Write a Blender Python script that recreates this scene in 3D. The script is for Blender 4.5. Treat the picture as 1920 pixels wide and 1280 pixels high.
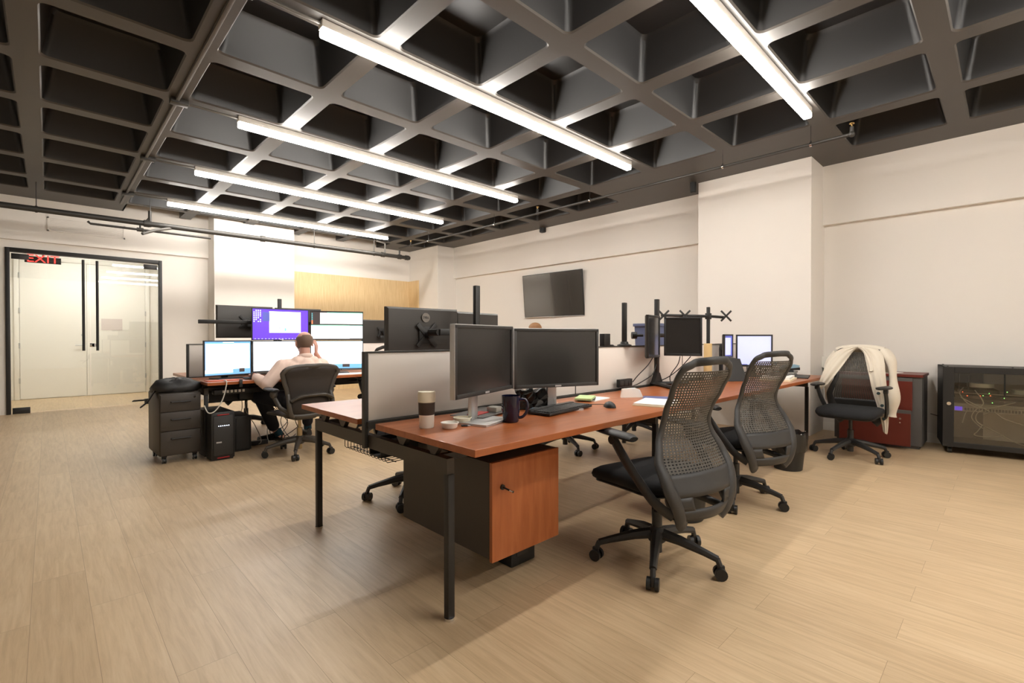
import bpy, bmesh, math, random
from mathutils import Vector, Matrix, noise
random.seed(7)
for o in list(bpy.data.objects): bpy.data.objects.remove(o, do_unlink=True)
SC = bpy.context.scene
COL = SC.collection
PI = math.pi
def R(d): return math.radians(d)

# ------------------------------------------------------------------ camera
cam = bpy.data.cameras.new('camera'); CAM = bpy.data.objects.new('camera', cam); COL.objects.link(CAM)
cam.sensor_width = 36; cam.lens = 36*902.26/1920; cam.clip_start = .02; cam.clip_end = 100
CAM.location = (0, 0, 1.16)
CAM.rotation_euler = (R(90-.5237), 0, R(46.05-90))
SC.camera = CAM
# ------------------------------------------------------------------ world, exposure
w = bpy.data.worlds.new('world'); SC.world = w; w.use_nodes = True
w.node_tree.nodes['Background'].inputs[0].default_value = (1, .93, .84, 1)
w.node_tree.nodes['Background'].inputs[1].default_value = .05
SC.view_settings.view_transform = 'Standard'; SC.view_settings.look = 'None'
SC.view_settings.gamma = 1; SC.view_settings.use_curve_mapping = False
SC.view_settings.exposure = 2.2
LAMP = 13.0            # strength of every ceiling lamp's diffuser
SCREEN = .28           # strength of the lit screens

# ------------------------------------------------------------------ materials
MATS = {}
def mat(name, col, rough=.5, metal=0, spec=.5, emit=0, coat=0, bump=0, bscale=200, var=0, vscale=8, alpha=1, trans=0, sheen=0):
    m = bpy.data.materials.new(name); m.use_nodes = True; MATS[name] = m
    nt = m.node_tree; b = nt.nodes['Principled BSDF']
    c = (*col, 1)
    b.inputs['Base Color'].default_value = c; b.inputs['Roughness'].default_value = rough
    b.inputs['Metallic'].default_value = metal; b.inputs['Specular IOR Level'].default_value = spec
    b.inputs['Coat Weight'].default_value = coat; b.inputs['Transmission Weight'].default_value = trans
    b.inputs['Sheen Weight'].default_value = sheen
    if emit:
        b.inputs['Emission Color'].default_value = c; b.inputs['Emission Strength'].default_value = emit
    tc = nt.nodes.new('ShaderNodeTexCoord')
    if var:
        n = nt.nodes.new('ShaderNodeTexNoise'); n.inputs['Scale'].default_value = vscale; n.inputs['Detail'].default_value = 4
        nt.links.new(tc.outputs['Object'], n.inputs['Vector'])
        mx = nt.nodes.new('ShaderNodeMix'); mx.data_type = 'RGBA'
        mx.inputs['A'].default_value = tuple(v*(1-var) for v in col)+(1,); mx.inputs['B'].default_value = tuple(min(1, v*(1+var)) for v in col)+(1,)
        nt.links.new(n.outputs['Fac'], mx.inputs['Factor']); nt.links.new(mx.outputs['Result'], b.inputs['Base Color'])
    if bump:
        n2 = nt.nodes.new('ShaderNodeTexNoise'); n2.inputs['Scale'].default_value = bscale; n2.inputs['Detail'].default_value = 3
        nt.links.new(tc.outputs['Object'], n2.inputs['Vector'])
        bp = nt.nodes.new('ShaderNodeBump'); bp.inputs['Strength'].default_value = bump; bp.inputs['Distance'].default_value = .002
        nt.links.new(n2.outputs['Fac'], bp.inputs['Height']); nt.links.new(bp.outputs['Normal'], b.inputs['Normal'])
    return m
def ramp(nt, fac, stops):
    r = nt.nodes.new('ShaderNodeValToRGB'); nt.links.new(fac, r.inputs['Fac'])
    e = r.color_ramp.elements
    while len(e) < len(stops): e.new(.5)
    for el, (p, c) in zip(e, stops): el.position = p; el.color = (*c, 1)
    return r.outputs['Color']
def wood(name, a, b_, c, scale=(1, 12, 1), rough=.35, coat=0, planks=False):
    m = bpy.data.materials.new(name); m.use_nodes = True; MATS[name] = m
    nt = m.node_tree; L = nt.links; B = nt.nodes['Principled BSDF']; B.inputs['Roughness'].default_value = rough
    B.inputs['Coat Weight'].default_value = coat
    tc = nt.nodes.new('ShaderNodeTexCoord')
    mp = nt.nodes.new('ShaderNodeMapping'); mp.inputs['Scale'].default_value = scale
    L.new(tc.outputs['Object'], mp.inputs['Vector'])
    vec = mp.outputs['Vector']
    if planks:
        mp2 = nt.nodes.new('ShaderNodeMapping'); mp2.inputs['Rotation'].default_value = (0, 0, PI/2); mp2.inputs['Location'].default_value = (.3, .06, 0)
        L.new(tc.outputs['Object'], mp2.inputs['Vector'])
        br = nt.nodes.new('ShaderNodeTexBrick'); br.offset = .37; br.offset_frequency = 2
        for k, v in (('Scale', 1), ('Mortar Size', .0009), ('Mortar Smooth', .3), ('Brick Width', 1.22), ('Row Height', .185)): br.inputs[k].default_value = v
        br.inputs['Color1'].default_value = (0, 0, 0, 1); br.inputs['Color2'].default_value = (1, 1, 1, 1); br.inputs['Mortar'].default_value = (.5, .5, .5, 1)
        L.new(mp2.outputs['Vector'], br.inputs['Vector'])
        ad = nt.nodes.new('ShaderNodeVectorMath'); ad.operation = 'MULTIPLY_ADD'; ad.inputs[1].default_value = (7, 7, 7)
        L.new(br.outputs['Color'], ad.inputs[0]); L.new(vec, ad.inputs[2]); vec = ad.outputs[0]
    n = nt.nodes.new('ShaderNodeTexNoise'); n.inputs['Scale'].default_value = 3; n.inputs['Detail'].default_value = 8; n.inputs['Roughness'].default_value = .62; n.inputs['Distortion'].default_value = .5
    L.new(vec, n.inputs['Vector'])
    col = ramp(nt, n.outputs['Fac'], [(.3, a), (.52, b_), (.72, c)])
    if planks:
        mx = nt.nodes.new('ShaderNodeMix'); mx.data_type = 'RGBA'; mx.blend_type = 'MULTIPLY'; mx.inputs['Factor'].default_value = 1
        tint = ramp(nt, br.outputs['Color'], [(0, (.9, .885, .87)), (1, (1, 1, 1))])
        L.new(col, mx.inputs['A']); L.new(tint, mx.inputs['B'])
        mo = nt.nodes.new('ShaderNodeMix'); mo.data_type = 'RGBA'; mo.inputs['B'].default_value = (a[0]*.62, a[1]*.6, a[2]*.58, 1)
        L.new(br.outputs['Fac'], mo.inputs['Factor']); L.new(mx.outputs['Result'], mo.inputs['A'])
        col = mo.outputs['Result']
    L.new(col, B.inputs['Base Color'])
    bp = nt.nodes.new('ShaderNodeBump'); bp.inputs['Strength'].default_value = .06; bp.inputs['Distance'].default_value = .001
    L.new(n.outputs['Fac'], bp.inputs['Height']); L.new(bp.outputs['Normal'], B.inputs['Normal'])
    return m
def glassmat(name, col=(1, 1, 1), refl=.08, rough=0):
    m = bpy.data.materials.new(name); m.use_nodes = True; MATS[name] = m
    nt = m.node_tree; nt.nodes.remove(nt.nodes['Principled BSDF']); out = nt.nodes['Material Output']
    t = nt.nodes.new('ShaderNodeBsdfTransparent'); t.inputs[0].default_value = (*col, 1)
    g = nt.nodes.new('ShaderNodeBsdfGlossy'); g.inputs['Roughness'].default_value = rough
    fr = nt.nodes.new('ShaderNodeFresnel'); fr.inputs['IOR'].default_value = 1.5
    ma = nt.nodes.new('ShaderNodeMath'); ma.operation = 'ADD'; ma.inputs[1].default_value = refl; nt.links.new(fr.outputs[0], ma.inputs[0])
    mx = nt.nodes.new('ShaderNodeMixShader'); nt.links.new(ma.outputs[0], mx.inputs[0]); nt.links.new(t.outputs[0], mx.inputs[1]); nt.links.new(g.outputs[0], mx.inputs[2])
    nt.links.new(mx.outputs[0], out.inputs['Surface']); return m

WALL = mat('wall_paint', (.80, .76, .705), .75, bump=.08, bscale=350)
WHITE = mat('white_paint', (.84, .81, .75), .55)
CEIL = mat('ceiling_paint', (.060, .053, .046), .45, bump=.05, bscale=60, var=.08, vscale=3)
PAN = mat('coffer_black', (.015, .0145, .0145), .42, bump=.04, bscale=60)  # coffer insides, much darker than the rib faces
FLOOR = wood('vinyl_planks', (.52, .37, .215), (.62, .455, .275), (.68, .52, .33), scale=(16, 1.1, 1), rough=.40, planks=True)
CHERRY = wood('cherry_laminate', (.31, .080, .020), (.37, .104, .027), (.42, .13, .038), scale=(1.2, 9, 9), rough=.34, coat=.12)
CHERRYV = wood('cherry_laminate_upright', (.32, .088, .024), (.38, .112, .032), (.43, .14, .044), scale=(9, 9, 1.2), rough=.4)
REDWOOD = mat('red_laminate', (.14, .022, .013), .4, var=.08)
PANELWOOD = wood('maple_panel', (.66, .47, .24), (.74, .55, .30), (.80, .62, .37), scale=(14, 14, 1), rough=.5)
BLK = mat('black_plastic', (.012, .012, .012), .45)
BLKM = mat('black_metal', (.013, .012, .011), .5, bump=.03)
BRONZE = mat('dark_bronze_metal', (.045, .036, .028), .5, bump=.03)
GREYP = mat('dark_grey_plastic', (.028, .027, .026), .5, bump=.05, bscale=600)
MESHM = mat('grey_mesh', (.07, .062, .05), .6)
SEATF = mat('black_fabric', (.01, .01, .011), .95, bump=.5, bscale=900)
SILVER = mat('silver_plastic', (.55, .55, .55), .35, metal=.6)
CHROME = mat('chrome', (.75, .75, .75), .12, metal=1)
SCROFF = mat('dark_screen', (.012, .011, .011), .22, spec=.6)
MONB = mat('monitor_back_plastic', (.036, .032, .028), .38)
FABP = mat('screen_fabric', (.76, .71, .65), .9, bump=.4, bscale=1200)
FRAMEG = mat('divider_frame', (.03, .028, .024), .5)
LAMPM = mat('lamp_diffuser', (1, .95, .885), .4, emit=LAMP)
LAMPH = mat('lamp_housing', (.75, .72, .66), .5)
PIPE = mat('dark_pipe_paint', (.035, .032, .028), .45)
PIPEG = mat('grey_pipe_paint', (.10, .092, .08), .5)
BRASS = mat('brass', (.6, .4, .15), .3, metal=1)
REDG = mat('red_glow', (1, .05, .04), .4, emit=.5)
GLASS = glassmat('clear_glass', (.97, .985, .97), .03)
CGLASS = glassmat('cabinet_glass', (.86, .85, .80), .05)
PAPER = mat('white_paper', (.85, .83, .78), .8)
CREAM = mat('cream_paper', (.85, .74, .52), .8)
GREEN = mat('green_paper', (.48, .62, .30), .8)
BLUEP = mat('blue_folder', (.10, .11, .25), .5)
CERW = mat('white_ceramic', (.85, .82, .75), .3)
CREAMP = mat('cream_plastic', (.80, .74, .58), .4)
BROWNS = mat('brown_silicone', (.055, .035, .024), .7)
NAVY = mat('navy_glaze', (.004, .005, .028), .12, coat=.4)
SKIN = mat('skin', (.58, .30, .22), .5, var=.06)
SHIRT = mat('pink_shirt_cloth', (.80, .61, .52), .9, bump=.5, bscale=40)
TROUS = mat('navy_trousers_cloth', (.008, .009, .016), .9)
HAIR = mat('short_brown_hair', (.17, .11, .075), .8, bump=.6, bscale=500)
HAIR2 = mat('light_brown_hair', (.25, .12, .05), .7, bump=.6, bscale=300)
SHOE = mat('black_leather', (.012, .01, .009), .25)
SOCK = mat('teal_sock', (.01, .05, .07), .9)
COATM = mat('cream_cloth', (.68, .61, .50), .9, bump=.3, bscale=120, sheen=.2)
BUTTON = mat('dark_button', (.03, .05, .05), .4)
BAGB = mat('black_bin_liner', (.012, .011, .01), .3)
CARD = mat('cardboard', (.72, .52, .25), .8)
CLEARP = glassmat('clear_plastic', (.9, .9, .9), .05)
BLUEC = mat('blue_cable', (.02, .07, .35), .5)
WCABLE = mat('white_cable', (.6, .57, .5), .5)
BLUEG = mat('grey_blue_plastic', (.09, .11, .20), .5)
LBLUE = mat('light_blue_plastic', (.30, .48, .60), .4)
REDP = mat('red_plastic', (.45, .02, .02), .4)
GREYM = mat('grey_enamel', (.10, .095, .09), .5)
PORTM = mat('port_grey', (.35, .34, .30), .5)
def scr(name, c, k=1): return mat(name, c, .3, emit=SCREEN*k)
S_WHITE = scr('screen_white', (.93, .97, 1)); S_PALE = scr('screen_pale_blue', (.72, .88, 1), .95)
S_BLUE = scr('screen_sky_blue', (.18, .45, .85), .6); S_PURP = scr('screen_violet', (.13, .05, .95), .6)
S_DARK = scr('screen_charcoal', (.06, .05, .05), .5); S_GREEN = scr('screen_green', (.2, .75, .5), .7)
S_LAV = scr('screen_lavender', (.55, .60, 1), .50); S_NAVY = scr('screen_navy', (.1, .12, .5), .4); S_LED = mat('led_white', (.7, .8, 1), .4, emit=4)
LEDG = mat('led_green', (.2, .9, .15), .4, emit=2); LEDR = mat('led_red', (1, .1, .03), .4, emit=2); S_CYAN = scr('screen_cyan', (.2, .75, .85), .6)

# ------------------------------------------------------------------ geometry helpers
class G:
    def __init__(s): s.bm = bmesh.new(); s.mats = []
    def mi(s, m):
        if m is None: return 0
        if m not in s.mats: s.mats.append(m)
        return s.mats.index(m)
    def _add(s, verts, faces, m=None, M=None):
        vs = [s.bm.verts.new(M @ Vector(v) if M else v) for v in verts]
        i = s.mi(m); fs = []
        for f in faces:
            try: q = s.bm.faces.new([vs[k] for k in f]); q.material_index = i; fs.append(q)
            except ValueError: pass
        return vs, fs
    def box(s, x0, x1, y0, y1, z0, z1, bev=0, m=None, M=None):
        v = [(x0,y0,z0),(x1,y0,z0),(x1,y1,z0),(x0,y1,z0),(x0,y0,z1),(x1,y0,z1),(x1,y1,z1),(x0,y1,z1)]
        f = [(0,3,2,1),(4,5,6,7),(0,1,5,4),(1,2,6,5),(2,3,7,6),(3,0,4,7)]
        vs, fs = s._add(v, f, m, M)
        if bev:
            es = list({e for q in fs for e in q.edges})
            r = bmesh.ops.bevel(s.bm, geom=es, offset=bev, segments=2, affect='EDGES', profile=.5)
            i = s.mi(m)
            for q in r['faces']: q.material_index = i
        return s
    def cb(s, c, d, bev=0, m=None, rz=0, M=None):
        T = Matrix.Translation(Vector(c)) @ Matrix.Rotation(rz, 4, 'Z')
        if M: T = M @ T
        return s.box(-d[0]/2, d[0]/2, -d[1]/2, d[1]/2, -d[2]/2, d[2]/2, bev, m, T)
    def loft(s, rings, m=None, cap=True, closed=True, M=None):
        n = len(rings[0]); v = [p for r in rings for p in r]; f = []
        for i in range(len(rings)-1):
            for j in range(n if closed else n-1):
                k = (j+1) % n
                f.append((i*n+j, i*n+k, (i+1)*n+k, (i+1)*n+j))
        if cap and closed:
            f.append(tuple(reversed(range(n)))); b = (len(rings)-1)*n; f.append(tuple(range(b, b+n)))
        s._add(v, f, m, M); return s
    def lathe(s, prof, c=(0,0,0), seg=24, m=None, M=None, cap=True):
        rings = [[(c[0]+r*math.cos(2*PI*j/seg), c[1]+r*math.sin(2*PI*j/seg), c[2]+z) for j in range(seg)] for r, z in prof]
        return s.loft(rings, m, cap, True, M)
    def tube(s, pts, r, seg=8, m=None, cap=True, sx=1, loop=False, flat=None, M=None):
        P = [Vector(p) for p in pts]; n = len(P); rings = []; up = None
        for i in range(n):
            if loop: t = P[(i+1) % n]-P[i-1]
            else: t = P[min(i+1, n-1)]-P[max(i-1, 0)]
            if t.length < 1e-9: t = Vector((0,0,1))
            t.normalize()
            if up is None:
                up = Vector(flat) if flat else (Vector((0,0,1)) if abs(t.z) < .9 else Vector((1,0,0)))
            if flat: up = Vector(flat)
            u = up-t*up.dot(t)
            if u.length < 1e-6: u = t.orthogonal()
            u.normalize(); up = u; b = t.cross(u)
            rr = r[i] if isinstance(r, (list, tuple)) else r
            rings.append([P[i]+u*math.sin(2*PI*j/seg)*rr*sx+b*math.cos(2*PI*j/seg)*rr for j in range(seg)])
        if loop: rings.append(rings[0]); return s.loft(rings, m, False, True, M)
        return s.loft(rings, m, cap, True, M)
    def cyl(s, a, b, r, r2=None, seg=14, m=None, M=None):
        return s.tube([a, b], [r, r if r2 is None else r2], seg, m, M=M)
    def ball(s, c, r, seg=14, m=None, M=None):
        rx, ry, rz = (r, r, r) if not isinstance(r, (tuple, list)) else r
        rings = []
        for i in range(1, seg//2+3):
            a = PI*(i-.5)/(seg//2+2)
            rings.append([(c[0]+rx*math.sin(a)*math.cos(2*PI*j/seg), c[1]+ry*math.sin(a)*math.sin(2*PI*j/seg), c[2]+rz*math.cos(a)) for j in range(seg)])
        return s.loft(list(reversed(rings)), m, True, True, M)
    def prism(s, pts, lo, hi, axis='z', m=None, M=None):
        def q(p, h):
            return {'z': (p[0], p[1], h), 'y': (p[0], h, p[1]), 'x': (h, p[0], p[1])}[axis]
        n = len(pts); v = [q(p, lo) for p in pts]+[q(p, hi) for p in pts]
        f = [tuple(range(n)), tuple(reversed(range(n, 2*n)))]+[(i, i+n, (i+1) % n+n, (i+1) % n) for i in range(n)]
        s._add(v, f, m, M); return s
    def grid(s, rows, m=None, M=None):
        return s.loft(rows, m, False, False, M)
    def build(s, name, m=None, parent=None, smooth=40, mods=None):
        if m is not None and not s.mats: s.mats = [m]
        elif m is not None: s.mats = [m if q is None else q for q in s.mats]
        bmesh.ops.recalc_face_normals(s.bm, faces=s.bm.faces)
        me = bpy.data.meshes.new(name); s.bm.to_mesh(me); s.bm.free()
        for q in s.mats: me.materials.append(q)
        if smooth:
            me.polygons.foreach_set('use_smooth', [True]*len(me.polygons)); me.set_sharp_from_angle(angle=R(smooth))
        o = bpy.data.objects.new(name, me); COL.objects.link(o)
        if parent: o.parent = parent
        return o
def tag(o, label=None, cat=None, group=None, kind=None):
    if label: o['label'] = label
    if cat: o['category'] = cat
    if group: o['group'] = group
    if kind: o['kind'] = kind
    return o
def thing(name, label, cat, loc=(0,0,0), rz=0, group=None):
    o = bpy.data.objects.new(name, None); COL.objects.link(o); o.empty_display_size = .1
    o.location = loc; o.rotation_euler = (0, 0, rz)
    return tag(o, label, cat, group)
def dup(root, loc, rz=0, label=None, group=None):
    def cp(o, parent):
        c = o.copy(); COL.objects.link(c); c.parent = parent
        for ch in kids[o]: cp(ch, c)
        return c
    kids = {}
    def walk(o):
        kids[o] = list(o.children)
        for ch in kids[o]: walk(ch)
    walk(root); r = cp(root, None); r.location = loc; r.rotation_euler = (0, 0, rz)
    return tag(r, label, None, group)
def struct(g, name, m, smooth=0): return tag(g.build(name, m, None, smooth), kind='structure')
def sm(pts, n=6):
    P = [Vector(p) for p in pts]; out = []
    for i in range(len(P)-1):
        p0, p1, p2, p3 = P[max(i-1, 0)], P[i], P[i+1], P[min(i+2, len(P)-1)]
        for k in range(n):
            t = k/n
            out.append(.5*((2*p1)+(p2-p0)*t+(2*p0-5*p1+4*p2-p3)*t*t+(3*p1-p0-3*p2+p3)*t**3))
    return out+[P[-1]]
def interp(tab, x):
    for (a, va), (b, vb) in zip(tab, tab[1:]):
        if x <= b or b == tab[-1][0]:
            t = max(0, min(1, (x-a)/(b-a))); t = t*t*(3-2*t)*.5+t*.5
            return va+(vb-va)*t
def text_mesh(body, size, depth=.002):
    c = bpy.data.curves.new('txt', 'FONT'); c.body = body; c.size = size; c.extrude = depth; c.align_x = 'CENTER'; c.align_y = 'CENTER'; c.resolution_u = 2
    o = bpy.data.objects.new('txt', c); COL.objects.link(o)
    me = bpy.data.meshes.new_from_object(o.evaluated_get(bpy.context.evaluated_depsgraph_get()))
    bpy.data.objects.remove(o); return me
def text_part(name, body, size, m, parent, loc, rot, depth=.001, sx=1):
    me = text_mesh(body, size, depth); me.materials.clear(); me.materials.append(m); me.name = name
    o = bpy.data.objects.new(name, me); COL.objects.link(o); o.location = loc; o.rotation_euler = rot; o.scale = (sx, 1, 1); o.parent = parent
    return o

# ------------------------------------------------------------------ the room
XW, YW, ZC = 7.0, 10.39, 3.27
XL, YB = -3.4, -3.6
g = G(); g.box(XL-.1, XW+.1, YB-.1, YW+2.5, -.1, 0); struct(g, 'floor', FLOOR)
# ceiling: coffered slab
xr = [-3.98, -3.02, -2.06, -1.09, -.11, .835, 1.775, 2.715, 3.665, 4.62, 5.575, 6.525]
yr = [-3.45, -2.49, -1.53, -.58, .375, 1.32, 2.25, 3.21, 4.18, 5.15, 6.1, 7.055, 8.01, 8.97, 9.75]
g = G()
def rrect(cx, cy, hx, hy, r, z, k=4):
    out = []
    for (sx, sy, a0) in ((1,1,0),(-1,1,90),(-1,-1,180),(1,-1,270)):
        for i in range(k+1):
            a = R(a0+90*i/k)
            out.append((cx+sx*(hx-r)+r*math.cos(a), cy+sy*(hy-r)+r*math.sin(a), z))
    return out
def cell(x0, x1, y0, y1):
    cx, cy, hx, hy = (x0+x1)/2, (y0+y1)/2, (x1-x0)/2-.074, (y1-y0)/2-.074
    k = 4; n = 4*(k+1)
    rings = [rrect(cx, cy, hx, hy, .055, ZC), rrect(cx, cy, hx-.010, hy-.010, .05, ZC+.012), rrect(cx, cy, hx-.06, hy-.06, .05, ZC+.31), rrect(cx, cy, hx-.085, hy-.085, .05, ZC+.34)]
    v = [p for r in rings for p in r]; f = []
    for i in range(3):
        for j in range(n): f.append((i*n+j, i*n+(j+1) % n, (i+1)*n+(j+1) % n, (i+1)*n+j))
    f.append(tuple(range(3*n, 4*n)))
    b = len(v); v += [(x1,y1,ZC),(x0,y1,ZC),(x0,y0,ZC),(x1,y0,ZC)]
    for c in range(4):
        for i in range(k): f.append((b+c, c*(k+1)+i, c*(k+1)+i+1))
        f.append((b+c, c*(k+1)+k, ((c+1) % 4)*(k+1), b+(c+1) % 4))
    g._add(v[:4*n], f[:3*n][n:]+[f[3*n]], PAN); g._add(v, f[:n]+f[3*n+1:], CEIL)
def flat(x0, x1, y0, y1): g._add([(x0,y0,ZC),(x1,y0,ZC),(x1,y1,ZC),(x0,y1,ZC)], [(0,1,2,3)], CEIL)
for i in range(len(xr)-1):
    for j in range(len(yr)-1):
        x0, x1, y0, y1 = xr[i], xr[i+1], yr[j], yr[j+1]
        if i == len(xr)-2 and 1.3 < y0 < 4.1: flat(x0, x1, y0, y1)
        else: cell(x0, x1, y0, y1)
ye = yr[-1]
flat(xr[-1], XW+.1, yr[0], ye); flat(xr[0], .92, ye, YW+.1); flat(5.575, XW+.1, ye, YW+.1); flat(xr[0], XW+.1, YB-.1, yr[0])
# last bays by the door wall stay open up to a higher slab, with rib stubs across
for i in range(5, 10):
    a = xr[i]
    if i > 5: g.box(a-.085, a+.085, ye, ye+.5, ZC, ZC+.33)
g.box(.92, 5.575, ye+.0, YW+.1, ZC+.33, ZC+.36); g.box(.90, .92, ye, YW+.1, ZC, ZC+.36); g.box(5.575, 5.6, ye, YW+.1, ZC, ZC+.36); g.box(.92, 5.575, ye-.01, ye+.0, ZC, ZC+.36)
g.box(XL-.1, XW+.1, YB-.1, YW+.1, ZC+.37, ZC+.45)
struct(g, 'ceiling', CEIL, 35)
# walls
g = G(); g.box(XW, XW+.1, YB, 10.45, 0, 2.545); g.box(XW-.07, XW+.1, YB, 10.45, 2.545, ZC); struct(g, 'wall_right', WALL)
g = G(); g.box(6.43, XW, 1.63, 2.99, 0, ZC, .004); struct(g, 'trim_1', WALL)
g = G(); g.box(6.47, XW, 9.18, 10.45, 0, ZC, .004); struct(g, 'trim_2', WALL)
g = G(); g.box(2.15, 3.54, 9.92, 10.45, 0, ZC+.3, .004); struct(g, 'trim_3', WALL)
g = G()
g.box(XL, -.455, YW, YW+.12, 0, ZC+.4); g.box(1.45, XW, YW, YW+.12, 0, ZC+.4); g.box(-.455, 1.45, YW, YW+.12, 2.5, ZC+.4)
g.box(XL, 2.15, YW-.05, YW, 2.62, ZC+.3)
struct(g, 'wall_back', WALL)
g = G(); g.box(XL-.1, XL, YB, YW, 0, ZC); struct(g, 'wall_left', WALL)
g = G(); g.box(XL, XW, YB-.1, YB, 0, ZC); struct(g, 'wall_front', WALL)
g = G(); g.box(XW-.012, XW, YB, 1.63, 0, .1, .002); g.box(XW-.012, XW, 2.99, 9.18, 0, .1, .002); struct(g, 'baseboard_right', WHITE)
# maple panelling low on the back wall, wrapped round the corner
g = G(); g.box(3.54, 6.47, YW-.03, YW, 0, 2.53); g.box(6.44, 6.47, 9.95, YW-.03, 0, 2.53); struct(g, 'trim_4', PANELWOOD)
# vestibule beyond the glass doors
VY = 12.7
g = G(); g.box(-1.3, 2.3, VY, VY+.1, 0, 3); g.box(-1.4, -1.3, YW+.12, VY+.1, 0, 3); g.box(2.3, 2.4, YW+.12, VY+.1, 0, 3); g.box(-1.4, 2.4, YW+.12, VY+.1, 2.95, 3.05); struct(g, 'wall_vestibule', WHITE)
# ------------------------------------------------------------------ doors
def part(g, name, m, par, smooth=40, label=None):
    o = g.build(name, m, par, smooth)
    if label: o['label'] = label
    return o
d = tag(bpy.data.objects.new('door_1', None), kind='structure'); COL.objects.link(d); d.location = (.4975, YW, 0)
g = G(); g.box(-.9525, -.905, -.03, .1, 0, 2.5, .003); g.box(.905, .9525, -.03, .1, 0, 2.5, .003); g.box(-.905, .905, -.03, .1, 2.44, 2.5, .003); part(g, 'door_frame', BLKM, d)
for sx in (-1, 1):
    g = G(); x0, x1 = sorted((sx*.006, sx*.9)); g.box(x0, x1, .03, .042, .02, 2.42); leaf = part(g, 'glass_leaf', GLASS, d, 0)
    g = G(); g.tube([(sx*.085, -.03, .94), (sx*.085, -.03, 2.40)], .018, 12); g.cyl((sx*.085, -.03, 2.38), (sx*.085, .03, 2.38), .009); g.cyl((sx*.085, -.03, 1.02), (sx*.085, .03, 1.02), .009)
    part(g, 'pull_handle', BLKM, leaf)
    g = G(); x0, x1 = sorted((sx*.70, sx*.89)); g.box(x0, x1, .015, .06, 2.34, 2.42, .003); part(g, 'top_pivot_plate', BLKM, leaf)
    g = G(); g.box(x0, x1, .015, .06, .0, .09, .003); part(g, 'bottom_pivot_plate', BLKM, leaf)
g = G(); g.cyl((.045, .0, 1.03), (.045, .05, 1.03), .03); g.box(-.01, .05, 0, .05, 1.0, 1.06, .003); part(g, 'door_lock', CHROME, d)
g = G(); g.tube([(-.84, .07, 0), (-.84, .07, .001)], .01, 6)
d2 = tag(bpy.data.objects.new('door_2', None), kind='structure'); COL.objects.link(d2); d2.location = (.55, VY, 0)
g = G(); g.box(-1.0, -.93, -.03, 0, 0, 2.66, .003); g.box(.93, 1.0, -.03, 0, 0, 2.66, .003); g.box(-1.0, 1.0, -.03, 0, 2.6, 2.67, .003); part(g, 'door_frame', WHITE, d2)
for sx in (-1, 1):
    g = G(); x0, x1 = sorted((sx*.004, sx*.925)); g.box(x0, x1, -.02, -.001, .01, 2.595, .002); leaf = part(g, 'door_leaf', WHITE, d2, 0)
    for z in (.35, 1.0, 1.65, 2.3):
        g = G(); g.cyl((sx*.93, -.035, z-.05), (sx*.93, -.035, z+.05), .01); part(g, 'hinge', SILVER, leaf)
g = G(); g.cyl((-.06, -.03, 1.2), (-.06, -.02, 1.2), .025); g.cyl((-.06, -.07, 1.0), (-.06, -.02, 1.0), .012); g.tube([(-.06, -.07, 1.0), (-.17, -.07, 1.0)], .011); part(g, 'door_handle', SILVER, d2)
g = G(); g.box(.22, .55, -.024, -.02, 1.30, 1.53); part(g, 'notice_panel', mat('pale_pink_panel', (.66, .58, .55), .6), d2)
t = thing('vestibule_fill_lamp', 'unseen glowing ceiling panel added to brighten the vestibule behind the glass doors', 'lamp', (.5, 11.6, 2.95))  # unseen fill panel, added so the vestibule behind the glass is bright
g = G(); g.box(-.62, .62, -.32, .32, -.03, 0); part(g, 'lamp_housing', LAMPH, t)
g = G(); g.box(-.6, .6, -.3, .3, -.036, -.0305); part(g, 'diffuser', mat('fill_panel_glow', (1, .97, .92), .4, emit=4.3), t, 0)
# exit sign
t = thing('exit_sign', 'red lettered exit sign on a black bar behind the glass entrance doors', 'sign', (-.05, 10.75, 2.40))
g = G(); g.box(-.21, .21, 0, .03, -.06, .04, .004); part(g, 'sign_body', BLKM, t)
g = G(); g.box(-.01, .01, .005, .025, .04, .55); part(g, 'sign_rod', BLKM, t)
text_part('sign_letters', 'EXIT', .17, REDG, t, (0, -.006, 0), (PI/2, 0, 0), .004, 1.1)
# grille on the door wall
t = thing('wall_vent', 'long white air grille on the wall above the glass doors', 'vent', (.47, YW-.05, 2.80))
g = G(); g.box(-.47, .47, -.012, 0, 0, .02); g.box(-.47, .47, -.012, 0, .2, .22); g.box(-.47, -.45, -.012, 0, 0, .22); g.box(.45, .47, -.012, 0, 0, .22); part(g, 'vent_frame', WALL, t)
g = G()
for k in range(14): g.box(-.45, .45, -.009, 0, .025+k*.0125, .029+k*.0125)
part(g, 'slat', WALL, t, 0)

# ------------------------------------------------------------------ ceiling lamps
lt = thing('linear_lamp', 'x', 'lamp', (1.32, 1.315, ZC))
g = G(); g.box(0, 3.74, -.034, .034, -.052, 0, .003); part(g, 'lamp_housing', LAMPH, lt)
g = G(); g.box(.004, 3.736, -.034, .034, -.102, -.0525, .012); part(g, 'diffuser', LAMPM, lt, 60)
g = G(); g.tube([(-.40, 0, -.018), (0, 0, -.018)], .011); part(g, 'feed_conduit', PIPEG, lt)
labs = ['long glowing ceiling lamp at upper right, nearest the grey filing rack side',
        'longest looking glowing ceiling lamp running over the front desk row',
        'glowing ceiling lamp second from the front desk row, above the tall back monitor',
        'glowing ceiling lamp second nearest to the glass doors wall',
        'shortest looking glowing ceiling lamp, closest to the glass doors wall',
        'glowing ceiling lamp behind the viewpoint, parallel to the others', 'rearmost glowing ceiling lamp behind the viewpoint']
lt['label'] = labs[0]; lt['group'] = 'linear lamps on the coffered ceiling'
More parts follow.
